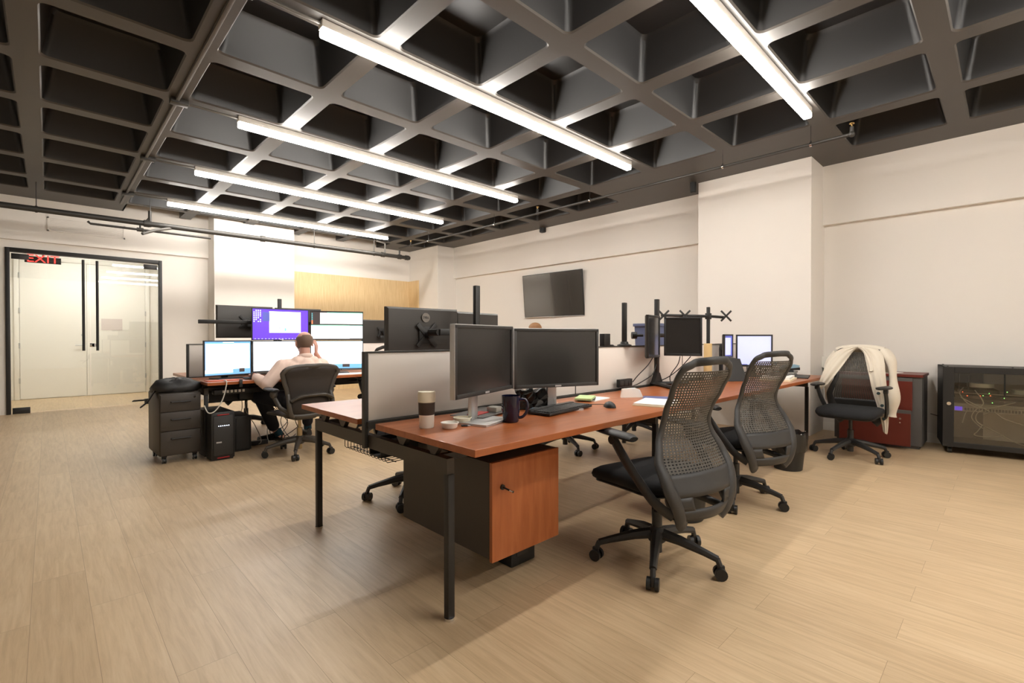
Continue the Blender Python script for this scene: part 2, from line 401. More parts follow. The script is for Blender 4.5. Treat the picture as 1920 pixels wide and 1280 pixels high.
for k, y in enumerate((3.21, 5.15, 7.03, 8.95, -.58, -2.4)):
    dup(lt, (1.32, y, ZC), 0, labs[k+1], 'linear lamps on the coffered ceiling')
# conduit along the rib
t = thing('ceiling_conduit', 'thin grey conduit with junction boxes along a ceiling rib beside the lamp ends', 'conduit', (.835, 0, ZC))
g = G(); g.box(-.014, .014, -1, 9.7, -.028, 0, .003); part(g, 'conduit_run', PIPEG, t)
for y in (1.315, 3.21, 5.15, 7.03, 8.95):
    g = G(); g.box(-.05, .085, y-.04, y+.04, -.045, 0, .004); part(g, 'junction_box', PIPE, t)
# pipes
t = thing('fire_main_pipe', 'thick dark pipe hung across the room before the glass doors', 'pipe', (0, 9.22, 2.90))
g = G(); g.tube([(-3.35, 0, 0), (5.75, 0, 0)], .040, 16); part(g, 'pipe', PIPE, t)
for x in (-2.4, 1.1, 2.75, 5.10, 5.50, 5.68):
    g = G(); g.tube([(x-.035, 0, 0), (x+.035, 0, 0)], .053, 16); part(g, 'coupling', PIPE, t)
for x in (-1.9, -.105, 1.145, 3.66, 4.9):
    g = G(); g.cyl((x, 0, .02), (x, 0, .37), .006, seg=6); g.tube([(x-.012, 0, 0), (x+.012, 0, 0)], .047, 14); part(g, 'hanger_rod', PIPE, t)
g = G(); g.cyl((1.14, 0, 0), (1.14, 0, .2), .022); g.tube([(1.14, 0, .1), (1.10, 0, .04)], .015); part(g, 'riser', PIPE, t)
g = G(); g.tube([(1.42, .0, -.02), (1.20, -.10, -.10), (1.02, -.22, -.20)], .022); part(g, 'drop_branch', PIPEG, t)
g = G(); g.tube([(5.15, 0, .03), (5.15, 0, .24), (4.95, 0, .27)], .018); part(g, 'riser', PIPEG, t)
g = G(); g.cyl((5.5, 0, .03), (5.5, 0, .14), .018); part(g, 'riser', PIPE, t)
t = thing('branch_pipe', 'thinner dark pipe hung just below the thick pipe near the doors', 'pipe', (0, 9.22, 2.795))
g = G(); g.tube([(.42, 0, .03), (.45, 0, .0), (1.95, 0, 0)], .017, 12); part(g, 'pipe', PIPE, t)
g = G(); g.tube([(.98, 0, 0), (1.06, 0, 0)], .03, 12); g.cyl((1.02, 0, 0), (1.02, 0, .075), .012); part(g, 'coupling', PIPE, t)
t = thing('sprinkler_pipe', 'thin dark sprinkler pipe hung along the right side ceiling edge', 'pipe', (5.49, 0, 3.08))
g = G(); g.tube([(0, 1.06, .0), (0, 9.22, 0)], .0165, 12); part(g, 'pipe', PIPE, t)
for y in (1.40, 2.27, 4.12, 6.13, 8.1):
    g = G(); g.cyl((0, y, .0), (0, y, .19), .0035, seg=6); g.tube([(0, y-.01, 0), (0, y+.01, 0)], .022, 12); g.cyl((0, y, .018), (0, y, .034), .008, seg=8, m=CHROME); part(g, 'hanger_rod', PIPE, t)
for y in (1.06, 5.12, 8.75):
    g = G(); g.ball((0, y, 0), .028, 10); g.cyl((0, y, 0), (0, y, .07), .02, .017); sp = part(g, 'sprinkler_fitting', PIPE, t)
    g = G(); g.cyl((0, y, .07), (0, y, .10), .008); g.cyl((0, y, .098), (0, y, .104), .022); g.tube([(-.012, y, .07), (-.016, y, .085), (-.008, y, .1)], .003, 6); part(g, 'sprinkler_head', BRASS, sp)
t = thing('occupancy_sensor', 'small black cylindrical sensor under the ceiling edge above the wall television', 'sensor', (6.90, 6.3, 3.27))
g = G(); g.lathe([(.05, -.09), (.065, -.08), (.065, 0)], seg=20); part(g, 'sensor_body', BLK, t)
t = thing('occupancy_sensor', 'small black sensor at the top corner of the big white pillar', 'sensor', (6.36, 3.03, 3.27))
g = G(); g.lathe([(.03, -.14), (.04, -.13), (.04, 0)], seg=16); part(g, 'sensor_body', BLK, t)

# ------------------------------------------------------------------ bench desks
def bench(ox, oy, label, fronty_is='near'):
    """six-seat bench: x from 0 to 5.03, y from 0 to 1.72"""
    t = thing('bench_desk', label, 'desk', (ox, oy, 0))
    U = 1.676
    for k in range(3):
        for (a, b) in ((0, .765), (.955, 1.72)):
            g = G(); g.box(k*U+.0015, (k+1)*U-.0015, a, b, .706, .735, .002); part(g, 'desktop', CHERRY, t, 0)
    for x in (.03, U, 2*U, 3*U-.03):
        g = G(); g.prism([(.19, .60), (1.53, .60), (1.53, .665), (.19, .665)], x-.018, x+.018, 'x')
        for y in (.30, .55, 1.17, 1.42):
            g.prism([(y-.015, .665), (y+.015, .665), (y+.05, .706), (y-.05, .706)], x-.012, x+.012, 'x')
        part(g, 'crossbeam', BRONZE, t, 0)
        for y in (.20, 1.52):
            g = G(); g.box(x-.016, x+.016, y-.016, y+.016, .012, .60, .002); l = part(g, 'leg', BLKM, t)
            g = G(); g.lathe([(.022, 0), (.022, .012)], (x, y, 0), 14); part(g, 'foot', CHROME, l)
    g = G()
    for y in (.28, 1.44): g.box(.05, 3*U-.05, y-.015, y+.015, .635, .665)
    g.box(.05, 3*U-.05, .80, .92, .55, .556); g.box(.05, 3*U-.05, .80, .806, .55, .64); g.box(.05, 3*U-.05, .914, .92, .55, .64)
    part(g, 'rail', BLKM, t, 0)
    # screen divider down the middle
    g = G(); g.box(-.012, .008, .850, .880, .60, 1.087, .002); g.box(3*U-.008, 3*U+.012, .850, .880, .60, 1.087, .002)
    g.box(0, 3*U, .85, .88, 1.079, 1.087); g.box(0, 3*U, .83, .90, .700, .735)
    for k in (1, 2): g.box(k*U-.002, k*U+.002, .852, .878, .735, 1.08)
    dv = part(g, 'divider_frame', FRAMEG, t, 0)
    for k in range(3):
        g = G(); g.box(k*U+(.012 if k == 0 else .003), (k+1)*U-(.012 if k == 2 else .003), .855, .875, .737, 1.079, .003); part(g, 'fabric_screen', FABP, dv)
    return t
bench(1.15, 1.395, 'long cherry topped double bench desk with grey divider nearest the camera')
bench(1.06, 5.17, 'long cherry topped double bench desk behind, where the bald man works')

# pedestal cabinet under front desk
t = thing('pedestal_cabinet', 'dark cabinet with cherry wood door hung under the front end of the near desk', 'cabinet', (1.42, 1.60, 0))
g = G(); g.box(.0, .45, .02, .745, .16, .597, .002); g.box(.02, .43, .3, .60, .597, .635); part(g, 'cabinet_body', BRONZE, t, 0)
g = G(); g.box(.0, .452, .0, .019, .150, .597, .001); dr = part(g, 'cabinet_door', CHERRYV, t, 0)
g = G(); g.cyl((.06, 0, .48), (.06, -.008, .48), .012); g.tube([(.06, -.008, .48), (.062, -.05, .474)], .004); lk = part(g, 'lock', BLK, dr)
g = G(); g.tube([(.062, -.05, .474), (.064, -.068, .472)], .006); part(g, 'key', CHROME, lk)
t = thing('power_backup_box', 'small black box standing on the floor beneath the cherry fronted cabinet', 'box', (1.75, 1.83, 0))
g = G(); g.box(-.085, .085, -.10, .20, .0, .12, .006); part(g, 'box_body', BLK, t)
g = G(); g.box(-.05, .03, -.103, -.10, .05, .075); part(g, 'front_badge', GREYP, t)
# wire tray under the near desk end
t = thing('wire_cable_tray', 'black wire cable tray hanging under the near desk end', 'wire tray', (1.34, 2.40, .475))
g = G()
for k in range(13):
    y = k*.042
    g.tube([(0, y, .075), (0, y, .0), (.012, y, -.012), (.11, y, -.012), (.122, y, 0), (.122, y, .075)], .0022, 6)
g.tube([(0, -.01, .075), (0, .52, .075)], .003, 6); g.tube([(.122, -.01, .075), (.122, .52, .075)], .003, 6); g.tube([(.06, -.01, -.014), (.06, .52, -.014)], .003, 6)
for y in (.0, .50): g.tube([(.0, y, .075), (.0, y, .20)], .003, 6)
part(g, 'wire_basket', BLKM, t)

# ------------------------------------------------------------------ monitors
def monitor(label, L, Rr, z0, z1, kind='off', stand=None, silver=False, bez=.016, logo=True, tilt=0, back_logo=False, name='monitor', deskz=.735, mount=False, group=None, thick=.045, facing_back=False):
    """L, Rr: ground points of the left and right edge as seen from in front; screen faces the viewer side"""
    L, Rr = Vector((*L, 0)), Vector((*Rr, 0)); c = (L+Rr)/2; wd = (Rr-L).length; h = z1-z0
    rz = math.atan2((Rr-L).y, (Rr-L).x)
    zb = deskz if stand else z0
    t = thing(name, label, 'monitor', (c.x, c.y, zb), rz, group)
    T = Matrix.Translation((0, 0, z0+h/2-zb)) @ Matrix.Rotation(R(tilt), 4, 'X')
    W, H = wd/2, h/2
    g = G(); fm = GREYP if not silver else GREYP
    # bezel ring + rear shell
    g.box(-W, W, 0, .014, -H, -H+bez*1.25, .002, M=T); g.box(-W, W, 0, .014, H-bez, H, .002, M=T)
    g.box(-W, -W+bez, 0, .014, -H, H, .002, M=T); g.box(W-bez, W, 0, .014, -H, H, .002, M=T)
    part(g, 'bezel', BLK if not silver else GREYP, t)
    g = G()
    rings = []
    for (a, y) in ((0, .010), (0, .022), (.012, .034), (.10, thick)):
        x, z = W-a, H-a
        rings.append([(-x, y, -z), (x, y, -z), (x, y, z), (-x, y, z)])
    g.loft([[Vector(T @ Vector(p)) for p in r] for r in rings])
    part(g, 'rear_shell', MONB, t, 30)
    if silver:
        g = G()
        for s_ in (-1, 1): g.box(s_*W-.002, s_*W+.002, .002, .030, -H, H, .001, M=T)
        g.box(-W, W, .002, .030, H-.001, H+.003, .001, M=T); part(g, 'edge_trim', SILVER, t)
    g = G(); x0, x1, y0, y1 = -W+bez, W-bez, -H+bez*1.25, H-bez
    yy = .006
    def q(a, b, c_, d_, m, lift=0):
        ax, bx = x0+(x1-x0)*a, x0+(x1-x0)*b; cz, dz = y0+(y1-y0)*c_, y0+(y1-y0)*d_
        g._add([(ax, yy-lift, cz), (bx, yy-lift, cz), (bx, yy-lift, dz), (ax, yy-lift, dz)], [(0, 1, 2, 3)], m, T)
    if kind == 'off': q(0, 1, 0, 1, SCROFF)
    elif kind == 'doc':
        q(0, 1, 0, 1, S_BLUE); q(.02, .98, .16, .94, S_WHITE, .0006); q(.0, .6, .05, .16, S_PALE, .0006); q(.05, .62, .93, .955, S_CYAN, .0009); q(.74, .86, .06, .17, S_DARK, .0009); q(.38, .62, .955, .985, S_PALE, .001)
    elif kind == 'doc2':
        q(0, 1, 0, 1, S_WHITE); q(0, 1, .95, 1, S_PALE, .0006); q(0, 1, 0, .11, S_PALE, .0006); q(.03, .9, .155, .158, S_BLUE, .0006)
    elif kind == 'doc3':
        q(0, 1, 0, 1, S_WHITE); q(0, 1, 0, .16, S_BLUE, .0006); q(.60, .74, .05, .16, S_DARK, .0009); q(0, 1, .96, 1, S_PALE, .0006)
    elif kind == 'violet':
        q(0, 1, 0, 1, S_PURP); q(.285, .86, .22, .93, S_WHITE, .0006); q(.17, .29, .60, .90, S_NAVY, .0009)
        for i in range(4):
            for j in range(7): q(.015+i*.036, .035+i*.036, .93-j*.06, .965-j*.06, S_PALE, .001) if (i+j) % 7 else None
        q(.45, .50, .28, .42, S_LAV, .0009); q(.56, .59, .28, .38, S_CYAN, .0009)
        for i in range(16): q(.03+i*.06, .055+i*.06, .01, .035, S_LAV, .0009)
    elif kind == 'sheets':
        q(0, 1, 0, 1, S_DARK); q(.0, 1, .02, .50, S_WHITE, .0006); q(.0, 1, .49, .515, S_GREEN, .0008); q(.17, 1, .56, .96, S_WHITE, .0006); q(.30, 1, .95, .975, S_GREEN, .0008); q(.74, 1, .51, .56, S_DARK, .0009); q(.74, 1, 0, .03, S_DARK, .0009)
        for j in range(9): q(.01, .03, .92-j*.045, .94-j*.045, S_CYAN if j < 6 else LEDR, .0009)
    elif kind == 'lav':
        q(0, 1, 0, 1, S_LAV); q(.0, .3, 0, .02, S_NAVY, .0006); q(.68, .72, .10, .12, S_NAVY, .0006)
    elif kind == 'lav2':
        q(0, 1, 0, 1, S_NAVY); q(.05, .8, .05, .9, S_LAV, .0006)
    part(g, 'screen', SCROFF, t, 0)
    if logo:
        g = G(); g.box(-.02, .02, -.0015, .001, -H+.004, -H+.013, M=T); part(g, 'badge', SILVER, t, 0)
    if back_logo:
        g = G(); g.cyl(T @ Vector((.0, .034, H-.062)), T @ Vector((.0, .050, H-.062)), .030, seg=24); bd = part(g, 'round_badge', mat('badge_metal', (.22, .20, .18), .35, metal=.5), t)
        text_part('badge_letters', 'DELL', .021, BLK, t, T @ Vector((0, .0515, H-.062)), (PI/2, 0, PI), .0006)
    if mount:
        g = G(); g.cb((0, thick+.008, 0), (.11, .012, .11), .002, M=T)
        for a in (45, 135):
            g.cb((0, thick+.016, 0), (.20, .008, .03), .002, M=T @ Matrix.Rotation(R(a), 4, 'Y'))
        g.cyl(T @ Vector((0, thick, 0)), T @ Vector((0, thick+.06, 0)), .022); part(g, 'mount_plate', BLKM, t)
    if stand:
        z = z0-zb
        sc = SILVER if stand != 'black' else BLK
        dy = .085
        g = G(); g.box(-.03, .03, dy-.012, dy+.012, .008, z+h*.45, .004); g.box(-.05, .05, .03, dy, z+h*.32, z+h*.58, .004); part(g, 'stand_neck', sc, t)
        g = G(); g.prism([(-.13, -.07), (.13, -.07), (.12, .15), (-.12, .15)], .0, .010, 'z'); part(g, 'stand_base', sc, t)
    return t
A1 = monitor('black monitor angled left on silver stand, left of the near desk pair', (1.312, 1.725), (1.847, 1.907), .877, 1.217, stand='silver', silver=True)
A2 = monitor('wide black monitor facing the camera beside the angled one, above the keyboard', (1.879, 1.930), (2.407, 1.738), .868, 1.208, stand='silver', silver=True)
D1 = monitor('large monitor seen from behind with round badge, over the near divider', (2.02, 2.66), (1.478, 2.66), .995, 1.347, back_logo=True, mount=True)
D2 = monitor('greyer monitor seen from behind, right of the badged one and partly behind the pole', (2.50, 2.78), (2.035, 2.70), .98, 1.338, logo=False)
R0 = monitor('narrow side-on black monitor on the dual stand, left of the tilted square one', (3.548, 2.066), (3.880, 2.145), .985, 1.345, logo=False)
R1 = monitor('square black monitor on the dual stand facing the camera, slightly tilted', (3.864, 2.100), (4.010, 1.825), .998, 1.333, logo=False, tilt=-3)
M5 = monitor('monitor showing a plain pale lavender screen by the white pillar', (5.404, 2.083), (5.584, 1.77), .84, 1.187, kind='lav', stand='black', logo=False)
M6 = monitor('small side-on monitor left of the pale lavender screen', (5.113, 2.086), (5.335, 2.085), .94, 1.190, kind='lav2', logo=False, stand='black')
B1 = monitor('lit monitor with a white document at the left end of the man desk', (1.10, 5.50), (1.562, 5.62), .765, 1.125, kind='doc', stand='black', logo=False, bez=.010)
B2 = monitor('violet desktop screen, upper left of the four stacked in front of the man', (1.560, 5.60), (2.165, 5.62), 1.125, 1.472, kind='violet', bez=.008)
B3 = monitor('screen with green edged sheets, upper right of the four stacked before the man', (2.19, 5.64), (2.735, 5.42), 1.125, 1.466, kind='sheets', bez=.008, logo=False)
B4 = monitor('white lit screen directly under the violet one, behind the man', (1.565, 5.60), (2.165, 5.62), .785, 1.120, kind='doc2', bez=.008, logo=False, stand='black')
B5 = monitor('white lit screen under the green edged one, right of the man', (2.19, 5.64), (2.735, 5.42), .780, 1.120, kind='doc3', bez=.008, logo=False, stand='black')
BB = 'monitors seen from behind on the far side of the man desk'
monitor('monitor seen from behind with pale badge, upper left behind the violet screen', (2.0, 6.36), (1.385, 6.34), 1.15, 1.53, logo=False, group=BB, mount=True)
monitor('monitor seen from behind, peeking over the violet screen beside the pole', (2.60, 6.36), (2.03, 6.36), 1.15, 1.525, logo=False, group=BB)
monitor('lower monitor seen from behind, left of the white lit screens', (2.0, 6.36), (1.385, 6.34), .78, 1.115, logo=False, group=BB, stand='black')
monitor('monitor seen from behind between the stacked screens and the badged monitor', (3.75, 6.36), (3.16, 6.32), 1.06, 1.405, logo=False, group=BB, mount=True)
monitor('black monitor peeking over the angled pair, right of the grey back monitor', (4.05, 5.62), (4.62, 5.60), 1.10, 1.43, logo=False, bez=.01, mount=True)

def pole(label, x, y, z0, z1, r=.019, base=True, name='monitor_pole'):
    t = thing(name, label, 'monitor stand', (x, y, z0))
    g = G(); g.box(-r, r, -r*.8, r*.8, 0, z1-z0, .003); part(g, 'pole', BLKM, t)
    if base:
        g = G(); g.lathe([(.06, 0), (.06, .008), (.035, .016), (.03, .035)], seg=20); part(g, 'clamp_base', BLKM, t)
    return t
t = pole('tall black monitor pole behind the pair of backward monitors', 2.045, 2.46, .735, 1.50)
g = G(); g.box(-.30, .0, -.012, .012, .435, .475, .003); g.tube([(-.30, 0, .455), (-.30, .10, .455)], .022); part(g, 'arm', BLKM, t)
g = G(); g.tube([(0, 0, .42), (.20, .12, .42), (.22, .24, .42)], .016); part(g, 'arm', BLKM, t)
pole('lone black pole clamped on the near divider, right of the wide monitor', 3.50, 2.265, 1.087, 1.45)
t = pole('black pole with crossed mounting arms near the cardboard tube', 5.47, 2.42, .735, 1.505)
for s_, (ex, ey) in ((1, (-.40, .37)), (-1, (.20, -.10))):
    g = G(); g.tube([(0, 0, .665), (ex, ey, .675 if s_ > 0 else .655)], .016, 8, flat=(0, 0, 1)); a = part(g, 'arm', BLKM, t)
    for f in ((.55, 1.0) if s_ > 0 else (.95,)):
        g = G()
        for an in (45, 135):
            M = Matrix.Translation((ex*f, ey*f-.03, .67)) @ Matrix.Rotation(R(-43), 4, 'Z') @ Matrix.Rotation(R(an), 4, 'Y')
            g.cb((0, 0, 0), (.17, .006, .022), .002, M=M)
        part(g, 'mount_bracket', BLKM, a)
g = G(); g.box(-.03, .03, -.026, .026, .63, .70, .004); part(g, 'collar', BLKM, t)
t = pole('black pole rising behind the violet screen', 1.905, 5.80, .735, 1.595)
g = G(); g.box(-.80, .72, -.055, -.02, .565, .605, .004); part(g, 'arm', BLKM, t)
g = G(); g.box(-.08, .0, -.14, -.05, .56, .61, .003); part(g, 'mount_bracket', BLKM, t)
g = G(); g.box(.50, .56, -.22, -.05, .56, .61, .003); part(g, 'mount_bracket', BLKM, t)
for lb, x, y, z1, hw in (('short pole carrying the upper backward monitors behind the violet screen', 1.98, 6.18, 1.44, .30), ('short pole carrying the backward monitor between the stacked screens and badged monitor', 3.46, 6.17, 1.30, .08), ('short pole carrying the far monitor that peeks over the angled pair', 4.33, 5.74, 1.32, .08)):
    t = pole(lb, x, y, .735, z1)
    g = G(); g.box(-hw, hw, -.04 if y < 6 else .012, -.012 if y < 6 else .05, z1-.735-.16, z1-.735-.12, .003); part(g, 'arm', BLKM, t)
# dual stand on near desk
t = thing('dual_monitor_stand', 'freestanding black dual monitor stand with splayed feet on the near desk', 'monitor stand', (3.885, 2.18, .735))
g = G(); g.box(-.02, .02, -.016, .016, .02, .76, .003); part(g, 'pole', BLKM, t)
g = G(); g.prism([(-.07, .02), (.07, .02), (.022, .11), (-.022, .11)], -.02, .02, 'y'); part(g, 'gusset', BLKM, t)
for (ex, ey) in ((-.22, -.26), (.26, -.16)):
    g = G(); g.tube([(-.02, .02, .014), (ex*.5, ey*.5, .014), (ex, ey, .013)], [.038, .030, .028], 10, sx=.5, flat=(0, 0, 1)); part(g, 'foot', BLK, t)
g = G(); g.tube([(-.13, .03, .44), (.16, -.02, .44)], .017, 8); part(g, 'arm', BLKM, t)
g = G(); g.cyl((-.17, .10, .44), (-.20, .13, .44), .032, seg=10); g.cyl((-.13, .06, .44), (-.18, .11, .44), .012); part(g, 'knob', BLK, t)

# ------------------------------------------------------------------ office chairs
def cushion(g, w_, d_, z0, z1, cy=0, m=None, n=32, p=.32, drop=.03):
    rings = []
    for k, (s_, zz) in enumerate(((.90, 0), (.98, .25), (1, .5), (.97, .8), (.86, .96), (.6, 1.0), (.05, 1.0))):
        ring = []
        for j in range(n):
            a = 2*PI*j/n; c, s2 = math.cos(a), math.sin(a)
            x = w_/2*s_*math.copysign(abs(c)**p, c); y = d_/2*s_*math.copysign(abs(s2)**p, s2)
            ring.append((x, cy+y, z0+(z1-z0)*zz-drop*max(0, y/(d_/2))**3))
        rings.append(ring)
    g.loft(rings, m)
def chair_base(t, mt, gas=.40, n0=90, gasm=None):
    g = G(); g.lathe([(.035, .10), (.045, .11), (.045, .165), (.03, .18)], seg=16)
    for k in range(5):
        a = R(n0+72*k); ca, sa = math.cos(a), math.sin(a)
        pts = [(.03, .145), (.12, .135), (.24, .108), (.30, .092)]
        g.tube([(r*ca, r*sa, z) for r, z in pts], [.030, .026, .019, .017], 8, flat=(0, 0, 1), sx=1.0)
        g.tube([(.298*ca, .298*sa, .095), (.312*ca, .312*sa, .06)], .013, 8)
    part(g, 'star_base', mt, t)
    for k in range(5):
        a = R(n0+72*k); T = Matrix.Translation((.312*math.cos(a), .312*math.sin(a), 0)) @ Matrix.Rotation(a+R(25+31*k), 4, 'Z')
        g = G()
        for sx in (-1, 1): g.tube([(sx*.010, 0, .029), (sx*.028, 0, .029)], .029, 16, M=T)
        g.box(-.009, .009, -.02, .012, .02, .066, .003, M=T); part(g, 'caster', BLK, t)
    g = G(); g.cyl((0, 0, .05), (0, 0, .26), .026); g.cyl((0, 0, .26), (0, 0, gas), .016, m=gasm or mt); part(g, 'gas_cylinder', mt, t)
PW = [(.28, .12), (.34, .165), (.42, .205), (.50, .232), (.57, .236), (.64, .212), (.72, .172), (.78, .163), (.85, .170), (.92, .182), (.98, .186), (1.02, .165), (1.05, .10)]
PY = [(.28, -.275), (.36, -.30), (.44, -.295), (.52, -.265), (.60, -.225), (.68, -.195), (.75, -.192), (.82, -.215), (.90, -.255), (1.0, -.305), (1.05, -.335)]
def backpt(u, z):     # u in -1..1 across
    w_ = interp(PW, z); y = interp(PY, z); return Vector((u*w_, y+.035*(u*u)-.02, z))
def make_chair(label, group=None):
    t = thing('office_chair', label, 'chair', group=group)
    chair_base(t, GREYP, .40, 74)
    g = G(); g.box(-.10, .10, -.17, .13, .375, .415, .012); g.box(-.17, .17, -.06, .02, .385, .41, .006); g.tube([(.10, .05, .385), (.25, .06, .385)], .008); part(g, 'tilt_mechanism', BLK, t)
    g = G(); cushion(g, .50, .49, .415, .485, .035); part(g, 'seat', SEATF, t, 60)
    g = G(); cushion(g, .47, .46, .40, .425, .03, drop=.02); part(g, 'seat_pan', GREYP, t, 60)
    # open weave of ribbons
    g = G(); nz, nu, zb, zt = 38, 22, .53, 1.0
    for i in range(nz+1):
        z = zb+(zt-zb)*i/nz; g.grid([[backpt((-1+2*j/24)*.94, z+dz) for j in range(25)] for dz in (-.0031, .0031)])
    for j in range(nu+1):
        u = (-1+2*j/nu)*.93; g.grid([[backpt(u+du, zb+(zt-zb)*i/28) for i in range(29)] for du in (-.021, .021)])
    o = part(g, 'mesh_back', MESHM, t, 0)
    md = o.modifiers.new('th', 'SOLIDIFY'); md.thickness = .002; md.offset = 0
    # outer frame following the outline
    zs = [.30, .32, .34, .38, .43, .48, .53, .58, .63, .68, .73, .78, .83, .88, .93, .97, 1.0, 1.02, 1.035, 1.045]
    left = [backpt(-1, z) for z in zs]; right = [backpt(1, z) for z in reversed(zs)]
    top = [Vector((-.06, interp(PY, 1.05)-.02, 1.052)), Vector((0, interp(PY, 1.05)-.022, 1.054)), Vector((.06, interp(PY, 1.05)-.02, 1.052))]
    g = G(); pts = sm(left+top+right, 3); g.tube(pts, [.019+.017*max(0, min(1, (.72-p.z)/.25)) for p in pts], 10, sx=.55, flat=(0, 1, 0))
    part(g, 'back_frame', GREYP, t, 60)
    # lower solid panel with a hand slot, and yoke
    def patch(za, zc, ua, ub, nn=8, mm=3):
        g.grid([[backpt(ua+(ub-ua)*j/nn, za+(zc-za)*i/mm)+Vector((0, off, 0)) for j in range(nn+1)] for i in range(mm+1)])
    g = G(); off = 0; patch(.435, .535, -.95, .95, 16, 5); patch(.375, .437, -.97, -.55); patch(.375, .437, .55, .97); patch(.325, .377, -.97, .97, 16)
    o = part(g, 'lower_panel', GREYP, t, 60); md = o.modifiers.new('th', 'SOLIDIFY'); md.thickness = .010; md.offset = 0
    g = G(); g.tube(sm([(-.15, -.28, .34), (-.10, -.16, .37), (0, -.13, .385), (.10, -.16, .37), (.15, -.28, .34)], 5), .02, 8); part(g, 'yoke', GREYP, t, 60)
    for s_ in (-1, 1):
        g = G(); g.tube(sm([(s_*.20, -.27, .35), (s_*.245, -.19, .41), (s_*.27, -.06, .55), (s_*.275, .03, .655)], 5), .027, 8, sx=.6, flat=(1, 0, 0))
        g.cyl((s_*.262, .03, .655), (s_*.295, .03, .655), .022); ap = part(g, 'arm_post', GREYP, t, 60)
        g = G(); g.tube([(s_*.275, -.10, .678), (s_*.275, -.07, .683), (s_*.272, .10, .690), (s_*.262, .18, .692), (s_*.255, .21, .690)], [.030, .042, .040, .036, .02], 12, sx=.42, flat=(0, 0, 1)); part(g, 'arm_pad', BLK, ap, 60)
    return t
CG = 'mesh backed task chairs around the bench desks'
C1 = make_chair('nearest black mesh task chair at the front desk, turned from the camera', CG); C1.location = (2.27, 1.27, 0); C1.rotation_euler.z = R(-12)
dup(C1, (3.53, 1.36, 0), R(-20), 'second black mesh task chair, between the nearest one and the waste bin', CG)
dup(C1, (5.62, 1.08, 0), R(88), 'black mesh task chair with the cream jacket hung on it', CG)
dup(C1, (1.90, 3.02, 0), R(150), 'task chair on the far side of the near desk, behind the cherry fronted cabinet', CG)
dup(C1, (3.85, 3.20, 0), R(170), 'task chair on the far side, its base seen right of the cherry fronted cabinet', CG)
dup(C1, (5.0, 3.10, 0), R(190), 'task chair on the far side, glimpsed behind the nearest task chair back', CG)
dup(C1, (2.90, 5.25, 0), R(-10), 'task chair tucked at the man desk, just right of the man', CG)
dup(C1, (1.80, 6.72, 0), R(175), 'task chair behind the man desk, its base seen past the computer tower', CG)
# turn of each star base differs a little: children keep their own rotation

# the man's chair: wide rimmed mesh back
t = thing('office_chair', 'brown grey wide backed mesh chair the bald man sits in', 'chair', (1.80, 4.92, 0), R(7))
CM = mat('bronze_grey_plastic', (.06, .050, .040), .45); chair_base(t, CM, .42, 20, mat('brushed_steel', (.45, .36, .22), .35, metal=1))
PW2 = [(.40, .17), (.47, .205), (.56, .205), (.66, .225), (.76, .26), (.82, .28), (.85, .262), (.872, .21), (.885, .10)]
PY2 = [(.40, -.20), (.50, -.225), (.62, -.215), (.75, -.225), (.885, -.265)]
def b2(u, z): return Vector((u*interp(PW2, z), interp(PY2, z)+.045*u*u-.03, z))
zs = [.41, .44, .47, .52, .57, .62, .67, .72, .77, .80, .82, .84, .856, .868, .878]
pts = [b2(-1, z) for z in zs]+[b2(u, .885)*1 for u in (-.7, 0, .7)]+[b2(1, z) for z in reversed(zs)]+[b2(u, .405) for u in (.6, 0, -.6)]
g = G(); g.tube(pts, .022, 10, sx=.7, loop=True, flat=(0, 1, 0)); part(g, 'back_rim', CM, t, 60)
g = G(); g.grid([[b2(-.97+1.94*j/16, .42+.455*i/20) for j in range(17)] for i in range(21)]); o = part(g, 'mesh_back', mat('brown_mesh', (.030, .022, .017), .7, bump=.6, bscale=700), t, 60); o.modifiers.new('th', 'SOLIDIFY').thickness = .004
g = G(); g.tube(sm([(-.21, -.245, .56), (-.12, -.27, .60), (0, -.275, .605), (.12, -.27, .60), (.21, -.245, .56)], 5), .028, 8, sx=.6); part(g, 'lumbar_pad', CM, t, 60)
for s_ in (-1, 1):
    g = G(); g.tube(sm([(s_*.215, -.20, .62), (s_*.22, -.235, .52), (s_*.19, -.22, .42), (s_*.10, -.10, .38)], 5), .022, 8); part(g, 'back_support', CM, t, 60)
    g = G(); g.tube([(s_*.20, -.20, .44), (s_*.27, -.16, .50), (s_*.29, -.08, .60)], .020, 8); g.ball((s_*.29, -.08, .62), (.032, .045, .04), 12); ap = part(g, 'arm_post', CM, t, 60)
    g = G(); g.tube([(s_*.29, -.13, .655), (s_*.29, -.09, .66), (s_*.28, .07, .662), (s_*.27, .11, .66)], [.03, .044, .042, .02], 12, sx=.42, flat=(0, 0, 1)); part(g, 'arm_pad', BLK, ap, 60)
g = G(); cushion(g, .50, .46, .405, .445, .02, p=.4); part(g, 'seat', CM, t, 60)
g = G(); g.box(-.11, .11, -.14, .12, .355, .41, .015); part(g, 'tilt_mechanism', CM, t)

